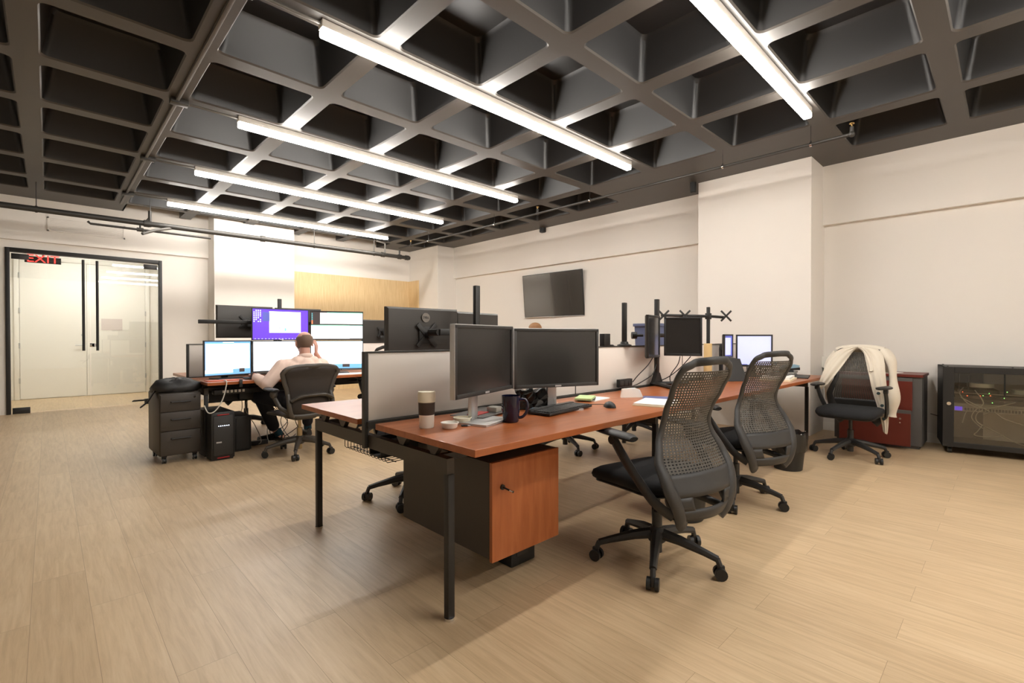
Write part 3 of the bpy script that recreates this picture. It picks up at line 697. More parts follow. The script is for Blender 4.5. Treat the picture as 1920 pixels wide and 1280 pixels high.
# ------------------------------------------------------------------ people
def remesh(g, name, m, parent, vox=.007, smo=4):
    o = g.build(name, m, None, 0)
    md = o.modifiers.new('r', 'REMESH'); md.mode = 'VOXEL'; md.voxel_size = vox
    ms = o.modifiers.new('s', 'SMOOTH'); ms.factor = .6; ms.iterations = smo
    bpy.context.view_layer.update()
    me = bpy.data.meshes.new_from_object(o.evaluated_get(bpy.context.evaluated_depsgraph_get()))
    bpy.data.objects.remove(o); me.name = name
    me.polygons.foreach_set('use_smooth', [True]*len(me.polygons))
    me.materials.clear(); me.materials.append(m)
    n = bpy.data.objects.new(name, me); COL.objects.link(n); n.parent = parent; return n
def limb(g, pts, rs, seg=14):
    for i in range(len(pts)-1):
        a, b = Vector(pts[i]), Vector(pts[i+1]); n = max(2, int((b-a).length/.015))
        g.tube([a.lerp(b, k/n) for k in range(n+1)], [rs[i]+(rs[i+1]-rs[i])*k/n for k in range(n+1)], seg)
    for p, r in zip(pts, rs): g.ball(p, r, seg)
def hand(g, wrist, fwd, up, curl=.5, side=1, s=1.0):
    """palm, four fingers and a side thumb; fwd = direction of the fingers, up = back of hand"""
    f = Vector(fwd).normalized(); u = Vector(up); u = (u-f*u.dot(f)).normalized(); r = f.cross(u)*side
    w_ = Vector(wrist); k = s
    for q in (-.030, -.010, .010, .030): limb(g, [w_+r*q*.6*k, w_+f*.085*k+r*q*k], [.013*k, .0125*k], 8)
    for q, ln in ((-.032, .060), (-.011, .072), (.011, .076), (.032, .068)):
        p = w_+f*.085*k+r*q*k; d_ = f.copy()
        for j, sg in enumerate((.42, .32, .26)):
            d_ = (d_-u*curl*(.55 if j else .35)).normalized(); e = p+d_*ln*sg*k*1.05
            limb(g, [p, e], [.0092*k-.0006*j, .0086*k-.0006*j], 8); p = e
    p = w_+f*.028*k+r*.022*k; e = p+(f*.6+r*.75-u*.2).normalized()*.038*k; limb(g, [p, e], [.0125*k, .0105*k], 8)
    limb(g, [e, e+(f*.9+r*.25-u*.3).normalized()*.030*k], [.0105*k, .0088*k], 8)
def head(g, c, yaw=0, pitch=0, s=1.0):
    T = Matrix.Translation(Vector(c)) @ Matrix.Rotation(yaw, 4, 'Z') @ Matrix.Rotation(pitch, 4, 'X') @ Matrix.Scale(s, 4)
    B = lambda p, r, n=18: g.ball(p, r, n, M=T)
    B((0, -.015, .030), (.079, .098, .088)); B((0, .030, -.005), (.068, .066, .085)); B((0, .035, -.055), (.053, .050, .048))
    B((0, .062, -.088), (.026, .022, .020)); B((0, .098, -.022), (.013, .020, .014)); g.tube([(0, .088, .028), (0, .108, -.018)], [.009, .013], 8, M=T)
    B((0, .080, .034), (.055, .016, .010)); B((0, .087, -.054), (.024, .010, .007)); B((0, .086, -.064), (.021, .010, .006))
    for s_ in (-1, 1):
        B((s_*.031, .078, .018), (.012, .010, .009)); B((s_*.081, -.002, -.004), (.009, .020, .033)); B((s_*.084, -.012, .012), (.008, .014, .018)); B((s_*.045, .055, -.02), (.022, .024, .022))
    return T
def hair_shell(name, parent, T, keep, m, grow=1.045):
    g = G(); n = 40; rings = []
    g.ball((0, -.015, .030), (.079*grow, .098*grow, .088*grow), n, M=T); g.ball((0, .020, .0), (.070*grow, .062*grow, .080*grow), 28, M=T)
    inv = T.inverted()
    dl = [f for f in g.bm.faces if not keep(inv @ f.calc_center_median())]
    bmesh.ops.delete(g.bm, geom=dl, context='FACES')
    o = g.build(name, m, parent, 60); md = o.modifiers.new('th', 'SOLIDIFY'); md.thickness = .004; return o
# seated man at the far desk
ox, oy = 1.87, 4.98
P = thing('person', 'balding man in a pale pink shirt seated before the stacked screens, hand to face', 'person', (ox, oy, 0))
sh_l, sh_r = (-.185, .08, .865), (.215, .08, .860)
el_l, wr_l = (-.335, .06, .70), (-.375, .33, .775)
el_r, wr_r = (.37, .34, .785), (.235, .285, .975)
hip_l, hip_r = (-.09, .02, .52), (.10, .02, .52)
kn_l, an_l = (-.27, .46, .545), (-.06, .66, .125)
kn_r, an_r = (.22, .48, .545), (.34, .82, .12)
g = G()
hc = (.048, .125, 1.095)
T = head(g, hc, R(-4), R(-10))
limb(g, [(.035, .07, .93), (.045, .105, 1.03)], [.058, .052])
limb(g, [(.01, .02, .55), (.02, .03, .72), (.03, .06, .85)], [.11, .11, .08])
limb(g, [(-.10, .08, .86), (.13, .08, .86)], [.05, .05])
limb(g, [sh_l, el_l, wr_l], [.045, .036, .026]); limb(g, [sh_r, el_r, wr_r], [.045, .036, .026])
limb(g, [hip_l, kn_l, an_l], [.075, .052, .038]); limb(g, [hip_r, kn_r, an_r], [.075, .052, .038])
limb(g, [an_l, (-.02, .63, .06)], [.036, .034]); limb(g, [an_r, (.34, .80, .05)], [.036, .034])
hand(g, (-.378, .34, .776), (.25, 1, -.05), (0, 0, 1), .25, 1)
hand(g, (.235, .283, .98), (-.10, -.30, 1), (.7, -.6, .1), .55, 1, .95)
remesh(g, 'body', SKIN, P, .0055, 3)
g = G()
limb(g, [(.0, -.005, .50), (.012, .0, .62), (.02, .02, .76), (.03, .055, .86)], [.145, .142, .145, .105], 20)
limb(g, [(-.06, -.01, .52), (-.07, .0, .70), (-.09, .06, .83)], [.11, .115, .10]); limb(g, [(.08, -.01, .52), (.10, .0, .70), (.13, .06, .83)], [.11, .115, .10])
limb(g, [(-.15, .075, .868), (.19, .075, .865)], [.072, .072]); limb(g, [(-.05, .05, .905), (.11, .05, .905)], [.062, .062]); limb(g, [(.0, .055, .945), (.07, .055, .945)], [.045, .045])
limb(g, [sh_l, el_l, (-.372, .24, .75)], [.074, .062, .050]); limb(g, [sh_r, el_r, (.305, .31, .88)], [.074, .060, .048])
remesh(g, 'shirt', SHIRT, P, .008, 3)
g = G(); g.tube([(.038+.068*math.cos(a), .078+.064*math.sin(a), .952-.018*math.sin(a)) for a in [2*PI*k/20 for k in range(20)]], .014, 8, loop=True, sx=1.9, flat=(0, 0, 1)); part(g, 'collar', SHIRT, P, 60)
g = G()
limb(g, [(-.08, -.02, .51), (.09, -.02, .51)], [.13, .13]); limb(g, [hip_l, kn_l, (-.10, .625, .19)], [.098, .080, .062]); limb(g, [hip_r, kn_r, (.325, .77, .17)], [.098, .080, .060])
remesh(g, 'trousers', TROUS, P, .009, 2)
def shoe(parent, heel, toe):
    g = G(); h, e = Vector(heel), Vector(toe); d_ = (e-h)
    prof = [(0, .030, .075), (.12, .037, .085), (.35, .038, .075), (.6, .044, .055), (.85, .040, .042), (1, .018, .03)]
    rings = []
    sd = Vector((-d_.y, d_.x, 0)).normalized()
    for f, hw, hh in prof:
        c = h+d_*f
        rings.append([c+sd*hw*math.cos(a)+Vector((0, 0, max(0, math.sin(a))*hh+min(0, math.sin(a))*.012)) for a in [2*PI*k/16 for k in range(16)]])
    g.loft(rings); part(g, 'shoe', SHOE, parent, 60)
shoe(P, (.0, .61, .03), (-.20, .82, .022)); shoe(P, (.335, .74, .015), (.345, 1.02, .015))
g = G(); g.cyl((-.055, .655, .14), (-.03, .632, .07), .043); part(g, 'sock', SOCK, P)
g = G(); g.cyl((.34, .81, .15), (.34, .80, .07), .043); part(g, 'sock', SOCK, P)
hair_shell('hair', P, T, lambda q: (q.y < .028 and q.z > -.065 and q.z < .078-.25*max(0, -q.y-.02)*0 and (q.z < .068 or q.y < -.075) and q.z > -.065+.35*max(0, q.y+.03)) and not (q.z > .062 and q.y > -.088), HAIR)
g = G()
for s_ in (-1, 1): g.tube([(s_*.084, .0, .022), (s_*.078, .09, .026)], .002, 6, M=T); g.tube([(s_*.034+.024*math.cos(a), .098, .018+.018*math.sin(a)) for a in [2*PI*k/16 for k in range(16)]], .0016, 6, loop=True, M=T)
part(g, 'spectacles', BLK, P)
g = G(); g.tube([(-.375+.029*math.cos(a), .318, .775+.029*math.sin(a)) for a in [2*PI*k/16 for k in range(16)]], .006, 6, loop=True, sx=1.5, flat=(0, 1, 0)); part(g, 'wristwatch', BLK, P)
# second person, mostly hidden
P2 = thing('person', 'person with brown hair, only the top of the head showing below the wall television', 'person', (5.12, 4.78, 0))
g = G(); T2 = head(g, (0, .06, 1.245), R(10), R(-8)); limb(g, [(0, .02, 1.05), (0, .04, 1.17)], [.055, .05])
limb(g, [(0, 0, .55), (0, 0, .95)], [.13, .11]); limb(g, [(-.18, .02, .99), (.18, .02, .99)], [.06, .06])
for s_ in (-1, 1):
    limb(g, [(s_*.18, .02, .98), (s_*.24, .03, .74), (s_*.17, .28, .775)], [.045, .038, .028]); hand(g, (s_*.17, .29, .778), (-s_*.1, 1, 0), (0, 0, 1), .3, -s_)
    limb(g, [(s_*.09, .0, .52), (s_*.13, .42, .54), (s_*.13, .45, .10)], [.075, .055, .04]); limb(g, [(s_*.13, .43, .05), (s_*.14, .60, .035)], [.04, .03])
remesh(g, 'body', SKIN, P2, .009, 3)
g = G(); limb(g, [(0, 0, .52), (0, -.005, .72), (0, 0, .93)], [.15, .15, .13], 18); limb(g, [(-.17, .02, .99), (.17, .02, .99)], [.075, .075])
for s_ in (-1, 1): limb(g, [(s_*.19, .02, .98), (s_*.245, .03, .74), (s_*.20, .20, .76)], [.07, .058, .046])
remesh(g, 'shirt', TROUS, P2, .012, 2)
g = G()
for s_ in (-1, 1): limb(g, [(s_*.09, -.01, .52), (s_*.13, .43, .54), (s_*.13, .46, .10)], [.105, .08, .06]); limb(g, [(s_*.13, .42, .04), (s_*.14, .62, .035)], [.045, .035])
remesh(g, 'trousers', TROUS, P2, .012, 2)
hair_shell('hair', P2, T2, lambda q: q.y < .045+.5*max(0, q.z-.05) and q.z > -.06+.6*max(0, q.y), HAIR2, 1.10)
dup(C1, (5.12, 4.82, 0), R(-4), 'task chair occupied by the brown haired person behind the monitors', CG)

# ------------------------------------------------------------------ things on the near desk
Z = .735
t = thing('travel_cup', 'white travel cup with a brown grip band on the near desk end', 'cup', (1.279, 1.905, Z))
g = G(); g.lathe([(.031, 0), (.034, .004), (.0375, .118), (.0385, .120)], seg=28); part(g, 'cup_body', CERW, t)
g = G(); g.lathe([(.0365, .062), (.0375, .066), (.0390, .118), (.0385, .121)], seg=28); part(g, 'grip_band', BROWNS, t)
g = G(); g.lathe([(.039, .120), (.0415, .122), (.0415, .160), (.040, .170), (.034, .171), (.033, .168)], seg=28); part(g, 'cup_lid', CREAMP, t)
def lid(x, y, m, label, r=.043):
    t = thing('cup_lid', label, 'lid', (x, y, Z)); g = G(); g.lathe([(r*.72, 0), (r*.8, .003), (r*.92, .022), (r, .023), (r, .027), (r*.9, .027), (r*.86, .020)], seg=24); part(g, 'lid', m, t)
lid(1.352, 1.823, CERW, 'white round lid lying right of the travel cup, the nearer one'); lid(1.482, 1.893, CREAMP, 'cream round lid lying on the near desk, the farther one', .046)
t = thing('usb_stick', 'tiny black usb stick between the two round lids', 'usb stick', (1.43, 1.80, Z)); g = G(); g.box(-.022, .008, -.008, .008, 0, .008, .002); part(g, 'stick_body', BLK, t); g = G(); g.box(.008, .02, -.006, .006, .001, .006); part(g, 'plug', SILVER, t); t.rotation_euler.z = R(-30)
t = thing('coffee_mug', 'glossy navy mug with a pale printed mark on the near desk', 'mug', (1.668, 1.738, Z), R(-50))
g = G(); g.lathe([(.034, 0), (.040, .006), (.044, .05), (.047, .133), (.0445, .133), (.041, .05), (.036, .012), (.005, .010)], seg=32); part(g, 'mug_body', NAVY, t)
g = G(); g.tube(sm([(.043, 0, .112), (.072, 0, .112), (.083, 0, .085), (.078, 0, .052), (.060, 0, .028), (.040, 0, .022)], 5), .0075, 10, sx=1); part(g, 'handle', NAVY, t)
g = G()
def mugarc(a0, a1, z0, z1, n=8, dz=.0012):
    pts = [(math.cos(R(a0+(a1-a0)*k/n)), math.sin(R(a0+(a1-a0)*k/n)), z0+(z1-z0)*k/n+.006*math.sin(PI*k/n)) for k in range(n+1)]
    g.tube([(p[0]*(.0448+.045*(p[2]-.05)), p[1]*(.0448+.045*(p[2]-.05)), p[2]) for p in pts], dz, 6)
mugarc(165, 215, .078, .086); mugarc(170, 212, .066, .070); mugarc(165, 170, .078, .066)
part(g, 'printed_mark', SILVER, t)
t = thing('keyboard', 'black keyboard in front of the wide near monitor', 'keyboard', (2.13, 1.80, Z), R(7))
g = G(); g.box(-.225, .225, -.075, .075, .004, .018, .004); g.box(-.225, .225, .05, .085, .004, .026, .005); part(g, 'keyboard_body', BLK, t)
for r_ in range(5):
    g = G()
    for k in range(21):
        if r_ == 0 and 4 < k < 10: continue
        g.box(-.213+k*.0203, -.196+k*.0203, -.066+r_*.0215, -.048+r_*.0215, .017, .024, .0015)
    if r_ == 0: g.box(-.213+5*.0203, -.213+10*.0203-.003, -.066, -.048, .017, .024, .0015)
    part(g, 'key_row', GREYP, t)
t = thing('computer_mouse', 'black corded mouse right of the near keyboard', 'mouse', (2.452, 1.690, Z), R(-38))
g = G()
rings = []
for y, wd, h in ((-.055, .010, .012), (-.05, .024, .022), (-.03, .031, .034), (0, .031, .037), (.03, .029, .030), (.05, .024, .018), (.056, .012, .008)):
    rings.append([(wd*math.cos(a), y, max(0, math.sin(a))*h) for a in [2*PI*k/16 for k in range(16)]])
g.loft(rings); part(g, 'mouse_body', BLK, t, 60)
g = G(); g.tube(sm([(0, .055, .008), (-.03, .10, .004), (-.13, .10, .004), (-.24, .03, .004), (-.30, -.01, .004)], 6), .0018, 6); part(g, 'cord', BLK, t)
def sheets(name, label, cat, x, y, rz, ps, z0=Z):
    t = thing(name, label, cat, (x, y, z0), rz); z = 0
    for (w_, d_, h, dx, dy, a, m, nm) in ps:
        g = G(); g.cb((dx, dy, z+h/2), (w_, d_, h), 0, rz=R(a)); part(g, nm, m, t, 0); z += h+.0004
    return t
sheets('paper_stack', 'thick stack of cream papers on the near desk before the nearest chair', 'papers', 2.78, 1.56, R(14), [(.30, .22, .006, 0, 0, 0, CREAM, 'folder'), (.29, .215, .010, .003, .002, 2, PAPER, 'paper_sheets')])
sheets('blue_folder', 'blue grey folder behind the cream papers', 'folder', 3.00, 1.68, R(28), [(.26, .19, .005, 0, 0, 0, BLUEP, 'folder_cover')])
t = thing('white_envelope', 'folded white envelope standing behind the blue folder', 'envelope', (2.96, 1.86, Z), R(-38))
g = G(); g.prism([(-.075, 0), (.085, 0), (.06, .055), (.03, .066), (-.065, .06)], -.012, .012, 'y'); part(g, 'envelope_body', PAPER, t)
sheets('note_pile', 'pile of green and white notes right of the wide near monitor', 'papers', 2.66, 1.99, R(20), [(.22, .15, .006, .02, -.01, -12, PAPER, 'white_sheet'), (.16, .10, .004, -.02, .01, 14, BLK, 'phone'), (.20, .11, .012, -.05, .02, 8, GREEN, 'green_notes')])
# clutter between the monitors
t = thing('desk_tray', 'flat tray with a red packet and small boxes by the angled monitor', 'tray', (1.68, 2.02, Z), R(20))
g = G(); g.prism([(-.14, -.12), (.20, -.12), (.20, .08), (-.14, .08)], .0105, .0145, 'z'); part(g, 'tray', GREYM, t)
g = G(); g.box(-.10, .03, -.06, .0, .0145, .0185, .001, m=REDP); part(g, 'red_packet', REDP, t)
g = G(); g.box(.04, .10, -.10, -.04, .0145, .042, .002); part(g, 'small_box', PORTM, t)
g = G(); g.box(.11, .17, -.09, -.05, .0145, .030, .003); part(g, 'clip', BLK, t)
t = thing('crumpled_packet', 'glossy black crumpled packet under the wide near monitor', 'packet', (2.10, 2.03, Z), R(-20))
g = G()
vs = []
for i in range(7):
    vs.append([(-.10+.2*j/9+.006*math.sin(i*2+j), -.03*(1 if True else 0)+.018*math.sin(j*1.7+i*1.3), .115*i/6+.006*math.sin(j*2.1)) for j in range(10)])
g.grid(vs); o = part(g, 'packet_body', BAGB, t, 30); o.modifiers.new('th', 'SOLIDIFY').thickness = .05
t = thing('earphone_cable', 'thin looped pale cable beside the silver monitor foot', 'cable', (2.23, 1.93, Z))
g = G(); g.tube([(.055*math.cos(a)*(.8+.02*k/10), .035*math.cos(a), .045+.042*math.sin(a)) for k, a in enumerate([2*PI*j/24 for j in range(46)])], .0015, 6); g.tube(sm([(.04, .02, .02), (-.02, -.04, .004), (-.10, -.02, .004)], 5), .0015, 6); part(g, 'cable', WCABLE, t)
t = thing('blue_pen_cap', 'tiny light blue cap behind the near keyboard', 'cap', (2.02, 1.925, Z)); g = G(); g.tube([(-.015, 0, .007), (.015, .004, .007)], .006, 8); part(g, 'cap', LBLUE, t)
t = thing('power_strip', 'black power outlet block at the foot of the near divider', 'power strip', (3.36, 2.215, Z), 0)
g = G(); g.box(-.01, .01, -.03, .0, 0, .03, .002); g.box(-.055, .13, -.035, -.003, .018, .082, .003); part(g, 'outlet_block', BLK, t)
for k in range(3): g = G(); g.box(-.045+k*.06, -.005+k*.06, -.038, -.034, .03, .07, .002); part(g, 'socket', GREYP, t)
t = thing('desk_cables', 'dark power cables looping from the dual monitor stand to the outlet block', 'cable', (0, 0, 0))
for pts in ([(3.80, 2.16, 1.00), (3.72, 2.17, .92), (3.58, 2.18, .84), (3.48, 2.17, .79)], [(3.84, 2.16, .92), (3.76, 2.15, .84), (3.56, 2.13, .79), (3.40, 2.12, .765), (3.25, 2.13, .762), (3.10, 2.17, .745)],
            [(4.0, 2.02, .99), (4.02, 2.05, .92), (3.98, 2.10, .82), (4.06, 2.14, .745)], [(4.08, 1.96, .99), (4.05, 2.05, .88), (3.96, 2.12, .80), (3.90, 2.21, .752)]):
    g = G(); g.tube(sm(pts, 6), .0042, 8); part(g, 'cable', BLK, t)
t = thing('cardboard_tube', 'tan cardboard tube standing at the divider behind the nearest chair', 'tube', (4.83, 2.14, Z)); g = G(); g.lathe([(.04, .0), (.04, .36)], seg=24); part(g, 'tube_body', CARD, t); g = G(); g.lathe([(.041, .0), (.041, .06)], seg=24); part(g, 'end_cap', CERW, t)
t = thing('black_easel', 'black folded tablet easel beside the lavender monitors', 'easel', (4.76, 1.83, Z), R(-35))
g = G(); g.prism([(-.13, 0), (.11, 0), (.07, .22), (-.06, .235)], -.006, .006, 'y', M=Matrix.Rotation(R(-14), 4, 'X')); part(g, 'easel_panel', BLK, t)
g = G(); g.tube([(-.02, .06, .20), (-.04, .12, .0)], .006); part(g, 'back_leg', BLK, t)
t = thing('blue_bin', 'blue plastic crate behind the side-on black monitor', 'crate', (4.50, 2.60, Z))
g = G()
for (h, r0) in ((0, 0),):
    rings = [[(sx*(.095+.015*f), sy*(.10+.02*f), .55*f) for sx, sy in ((-1, -1), (1, -1), (1, 1), (-1, 1))] for f in (0, .25, .5, .75, 1)]
    g.loft(rings)
part(g, 'crate_body', BLUEG, t); g = G(); g.box(-.125, .125, -.13, .13, .535, .565, .004); part(g, 'rim', BLUEG, t)
t = thing('small_speaker', 'small black box on the near divider right of the wide monitor', 'speaker', (3.22, 2.265, 1.087)); g = G(); g.box(-.04, .04, -.025, .025, 0, .10, .003); part(g, 'speaker_body', BLK, t); g = G(); g.box(.04, .09, -.02, .02, 0, .012, .003); part(g, 'plug_base', BLK, t)
# far end of near desk
sheets('paper_stack', 'deep stack of white papers and folders at the desk end by the pillar', 'papers', 5.22, 1.60, R(8), [(.42, .26, .018, 0, 0, 0, CREAM, 'folder'), (.40, .25, .022, .01, .01, 2, PAPER, 'paper_sheets'), (.30, .20, .008, .12, .03, -6, GREYM, 'grey_folder')])
sheets('binder_stack', 'dark binders stacked at the far right desk corner', 'binders', 5.78, 1.66, R(12), [(.42, .24, .012, -.05, -.06, 0, GREYP, 'binder'), (.30, .22, .020, .05, .05, 6, GREYM, 'binder'), (.30, .20, .016, .08, .05, -4, PORTM, 'binder'), (.26, .18, .012, .07, .06, 4, BLK, 'binder')])
t = thing('water_bottle', 'clear empty plastic bottle beside the lavender monitor', 'bottle', (5.62, 1.88, Z)); g = G(); g.lathe([(.030, 0), (.033, .01), (.033, .12), (.030, .13), (.033, .14), (.033, .16), (.013, .20), (.013, .22)], seg=20); part(g, 'bottle_body', CLEARP, t); g = G(); g.lathe([(.015, .215), (.015, .235)], seg=16); part(g, 'cap', CERW, t)
t = thing('lotion_bottle', 'white lotion bottle with blue label right of the clear bottle', 'bottle', (5.70, 1.78, Z)); g = G(); g.lathe([(.034, 0), (.038, .01), (.038, .09), (.028, .115), (.012, .12)], seg=20); part(g, 'bottle_body', CERW, t); g = G(); g.lathe([(.0385, .05), (.0385, .065)], seg=20, cap=False); part(g, 'label_band', LBLUE, t); g = G(); g.lathe([(.013, .118), (.013, .15)], seg=12); part(g, 'cap', LBLUE, t)
t = thing('tape_dispenser', 'light blue and black desk tool lying on the binders', 'desk tool', (5.86, 1.70, Z+.062), R(-30)); g = G(); g.prism([(-.12, .01), (.10, .01), (.12, .05), (.05, .065), (-.03, .06)], -.035, .035, 'y'); part(g, 'tool_body', LBLUE, t); g = G(); g.prism([(-.10, 0), (.12, 0), (.12, .03), (-.02, .02)], -.037, .037, 'y'); part(g, 'tool_base', BLK, t)
t = thing('yellow_note_box', 'small yellow green box under the lavender monitor', 'box', (4.98, 1.96, Z)); g = G(); g.box(-.05, .05, -.03, .03, 0, .05, .002); part(g, 'box_body', mat('ochre', (.5, .42, .12), .6), t)

# things on the man's desk
t = thing('document_folder', 'orange folder at the left end of the man desk', 'folder', (1.20, 5.33, Z), R(3)); g = G(); g.box(-.12, .16, -.06, .06, 0, .008, .001); part(g, 'folder_cover', mat('orange_cover', (.60, .10, .02), .5), t)
sheets('loose_papers', 'white papers right of the man on his desk', 'papers', 2.50, 5.32, R(-6), [(.30, .21, .004, 0, 0, 0, PAPER, 'paper_sheets'), (.21, .15, .002, .22, .03, 20, PAPER, 'paper_sheet')])
t = thing('keyboard', 'dark keyboard under the man left hand', 'keyboard', (1.62, 5.36, Z), R(4)); g = G(); g.box(-.2, .2, -.06, .06, .002, .016, .003); part(g, 'keyboard_body', BLK, t); g = G()
for r_ in range(4):
    for k in range(14): g.box(-.19+k*.027, -.167+k*.027, -.052+r_*.026, -.03+r_*.026, .016, .021)
part(g, 'keys', GREYP, t, 0)
t = thing('phone_charger_cable', 'white cable hanging over the left desk edge to the drawers', 'cable', (0, 0, 0)); g = G(); g.tube(sm([(1.22, 5.26, .742), (1.215, 5.16, .742), (1.21, 5.15, .70), (1.18, 5.14, .58), (1.12, 5.13, .48), (1.06, 5.13, .46), (1.03, 5.15, .53)], 6), .005, 8); part(g, 'cable', WCABLE, t)
t = thing('headset_hook', 'small black clamp on the desk edge above the computer tower', 'clamp', (1.335, 5.155, .68)); g = G(); g.box(-.014, .014, -.015, .0, 0, .075, .004); part(g, 'clamp_body', BLK, t)
# under the man's desk: wiring
t = thing('under_desk_wiring', 'tangle of cables and power strips hung beneath the man desk', 'cables', (1.1, 5.45, 0))
rnd = random.Random(3)
g = G(); g.box(.05, .95, .10, .22, .50, .506); g.box(.05, .95, .10, .104, .50, .60); part(g, 'cable_tray', BLKM, t, 0)
g = G(); g.box(.05, .60, -.12, -.02, .60, .645, .004); g.box(.30, .52, .0, .08, .52, .60, .004); part(g, 'power_bar', BLK, t)
for k in range(6): g = G(); g.box(.12+k*.035, .14+k*.035, -.125, -.118, .615, .64); part(g, 'plug', WCABLE, t, 0)
for k in range(9):
    x = .35+rnd.random()*.5; y = .1+rnd.random()*.25
    g = G(); g.tube(sm([(x, y, .55), (x+rnd.uniform(-.15, .15), y+.05, .38), (x+rnd.uniform(-.2, .2), y, .2), (x+rnd.uniform(-.15, .2), y+rnd.uniform(-.1, .1), .02), (x+rnd.uniform(-.1, .3), y+.1, .012)], 6), .004, 6); part(g, 'cable', BLK if k % 3 else WCABLE, t)
g = G(); g.box(.30, .62, .16, .22, 0, .045, .004); part(g, 'floor_power_strip', BLK, t)

# drawers, tower, bag
t = thing('mobile_drawers', 'dark grey three drawer pedestal on wheels by the man desk', 'drawer unit', (.88, 5.34, 0), R(2))
g = G(); g.box(-.165, .165, .0, .50, .07, .645, .018); part(g, 'cabinet_body', BRONZE, t)
zz = [.08, .30, .475, .635]
for k in range(3):
    g = G(); g.box(-.155, .155, -.014, .001, zz[k]+.003, zz[k+1]-.003, .004); dr = part(g, 'drawer', BRONZE, t)
    g = G(); zc = zz[k+1]-.07; g.tube([(-.075, -.014, zc), (-.075, -.030, zc), (.075, -.030, zc), (.075, -.014, zc)], .006, 8); part(g, 'handle', BLKM, dr)
g = G(); g.cyl((.11, -.018, .60), (.11, -.012, .60), .010); part(g, 'lock', CHROME, t)
for (x, y) in ((-.12, .05), (.12, .05), (-.12, .45), (.12, .45)):
    g = G(); g.cyl((x-.016, y, .027), (x-.004, y, .027), .027, m=BLK); g.cyl((x+.004, y, .027), (x+.016, y, .027), .027, m=BLK); g.cyl((x-.018, y, .027), (x+.018, y, .027), .012, m=SILVER); g.box(x-.02, x+.02, y-.02, y+.02, .055, .07, .003, m=BLK); part(g, 'caster', BLK, t)
t = thing('shoulder_bag', 'crumpled black bag with dangling straps on top of the rolling drawers', 'bag', (.88, 5.52, .645))
g = G(); rings = []
n = 26
for (s_, z) in ((.9, .0), (1.02, .03), (.95, .07), (.7, .105), (.35, .12), (.05, .122)):
    rings.append([(.205*s_*math.cos(a)*(1+.10*math.sin(3*a+z*40))-.01, .17*s_*math.sin(a)*(1+.08*math.sin(5*a)), z+.012*math.sin(4*a+z*60)*(z > .01)) for a in [2*PI*k/n for k in range(n)]])
g.loft(rings); part(g, 'bag_body', mat('black_nylon', (.013, .012, .012), .55, bump=.8, bscale=30), t, 60)
g = G(); g.tube(sm([(-.12, -.1, .07), (-.02, -.05, .12), (.08, .02, .115), (.15, .05, .07)], 5), .012, 8, sx=.5); part(g, 'strap', BLK, t)
g = G(); g.tube([(-.165, -.05, .04), (-.20, -.09, -.01), (-.24, -.13, -.07), (-.29, -.17, -.105)], .024, 8, sx=.3, flat=(0, .6, 1)); part(g, 'strap', BLK, t)
g = G(); g.tube([(-.185, -.04, .01), (-.215, -.06, -.05), (-.26, -.08, -.055), (-.34, -.13, -.05)], .019, 8, sx=.3, flat=(0, .5, 1)); part(g, 'strap', BLK, t)
t = thing('computer_tower', 'black computer tower with red accents and white lights under the man desk', 'computer', (1.185, 5.16, 0), R(2))
g = G(); g.box(-.10, .10, .0, .50, .012, .455, .012); g.box(-.09, .09, .02, .48, 0, .014); part(g, 'tower_case', BLK, t)
g = G(); g.box(-.082, .082, -.010, .001, .05, .42, .006); part(g, 'front_panel', GREYP, t)
g = G(); g.box(-.05, .05, -.012, .0, .425, .432); g.box(-.05, .05, -.012, .0, .022, .030); part(g, 'red_accent', REDP, t)
g = G()
for k in range(6): g.cyl((-.04+k*.017, -.011, .325), (-.04+k*.017, -.0135, .325), .0028, seg=8)
part(g, 'indicator_lights', S_LED, t)
g = G(); g.box(-.06, -.015, -.012, -.009, .165, .178); part(g, 'badge', SILVER, t, 0)
t = thing('computer_tower', 'plain black computer tower just right of the red accented one', 'computer', (1.42, 5.42, 0)); g = G(); g.box(-.08, .08, 0, .4, .01, .36, .008); g.box(-.07, .07, .02, .38, 0, .012); part(g, 'tower_case', BLK, t); g = G(); g.box(-.06, .06, -.006, .001, .03, .34, .003); part(g, 'front_panel', GREYP, t)

# ------------------------------------------------------------------ television
t = thing('wall_television', 'large dark television on the long white wall, right of the far pillar', 'television', (6.93, 6.10, 1.97), R(-90+1.5))
T = Matrix.Rotation(R(5), 4, 'X')
g = G(); g.box(-.735, .735, 0, .03, -.42, .42, .004, M=T); part(g, 'tv_case', BLK, t)
g = G(); g._add([(-.725, -.001, -.405), (.725, -.001, -.405), (.725, -.001, .41), (-.725, -.001, .41)], [(0, 1, 2, 3)], None, T); part(g, 'screen', mat('tv_glass', (.05, .045, .038), .15, spec=1.0, coat=1), t, 0)
g = G(); g.box(-.735, .735, -.004, .004, -.425, -.412, .001, M=T); g.box(-.04, .04, -.006, .006, -.435, -.424, .001, M=T); part(g, 'lower_trim', SILVER, t)
g = G(); g.box(-.15, .15, .03, .062, -.1, .1); part(g, 'wall_bracket', BLK, t)
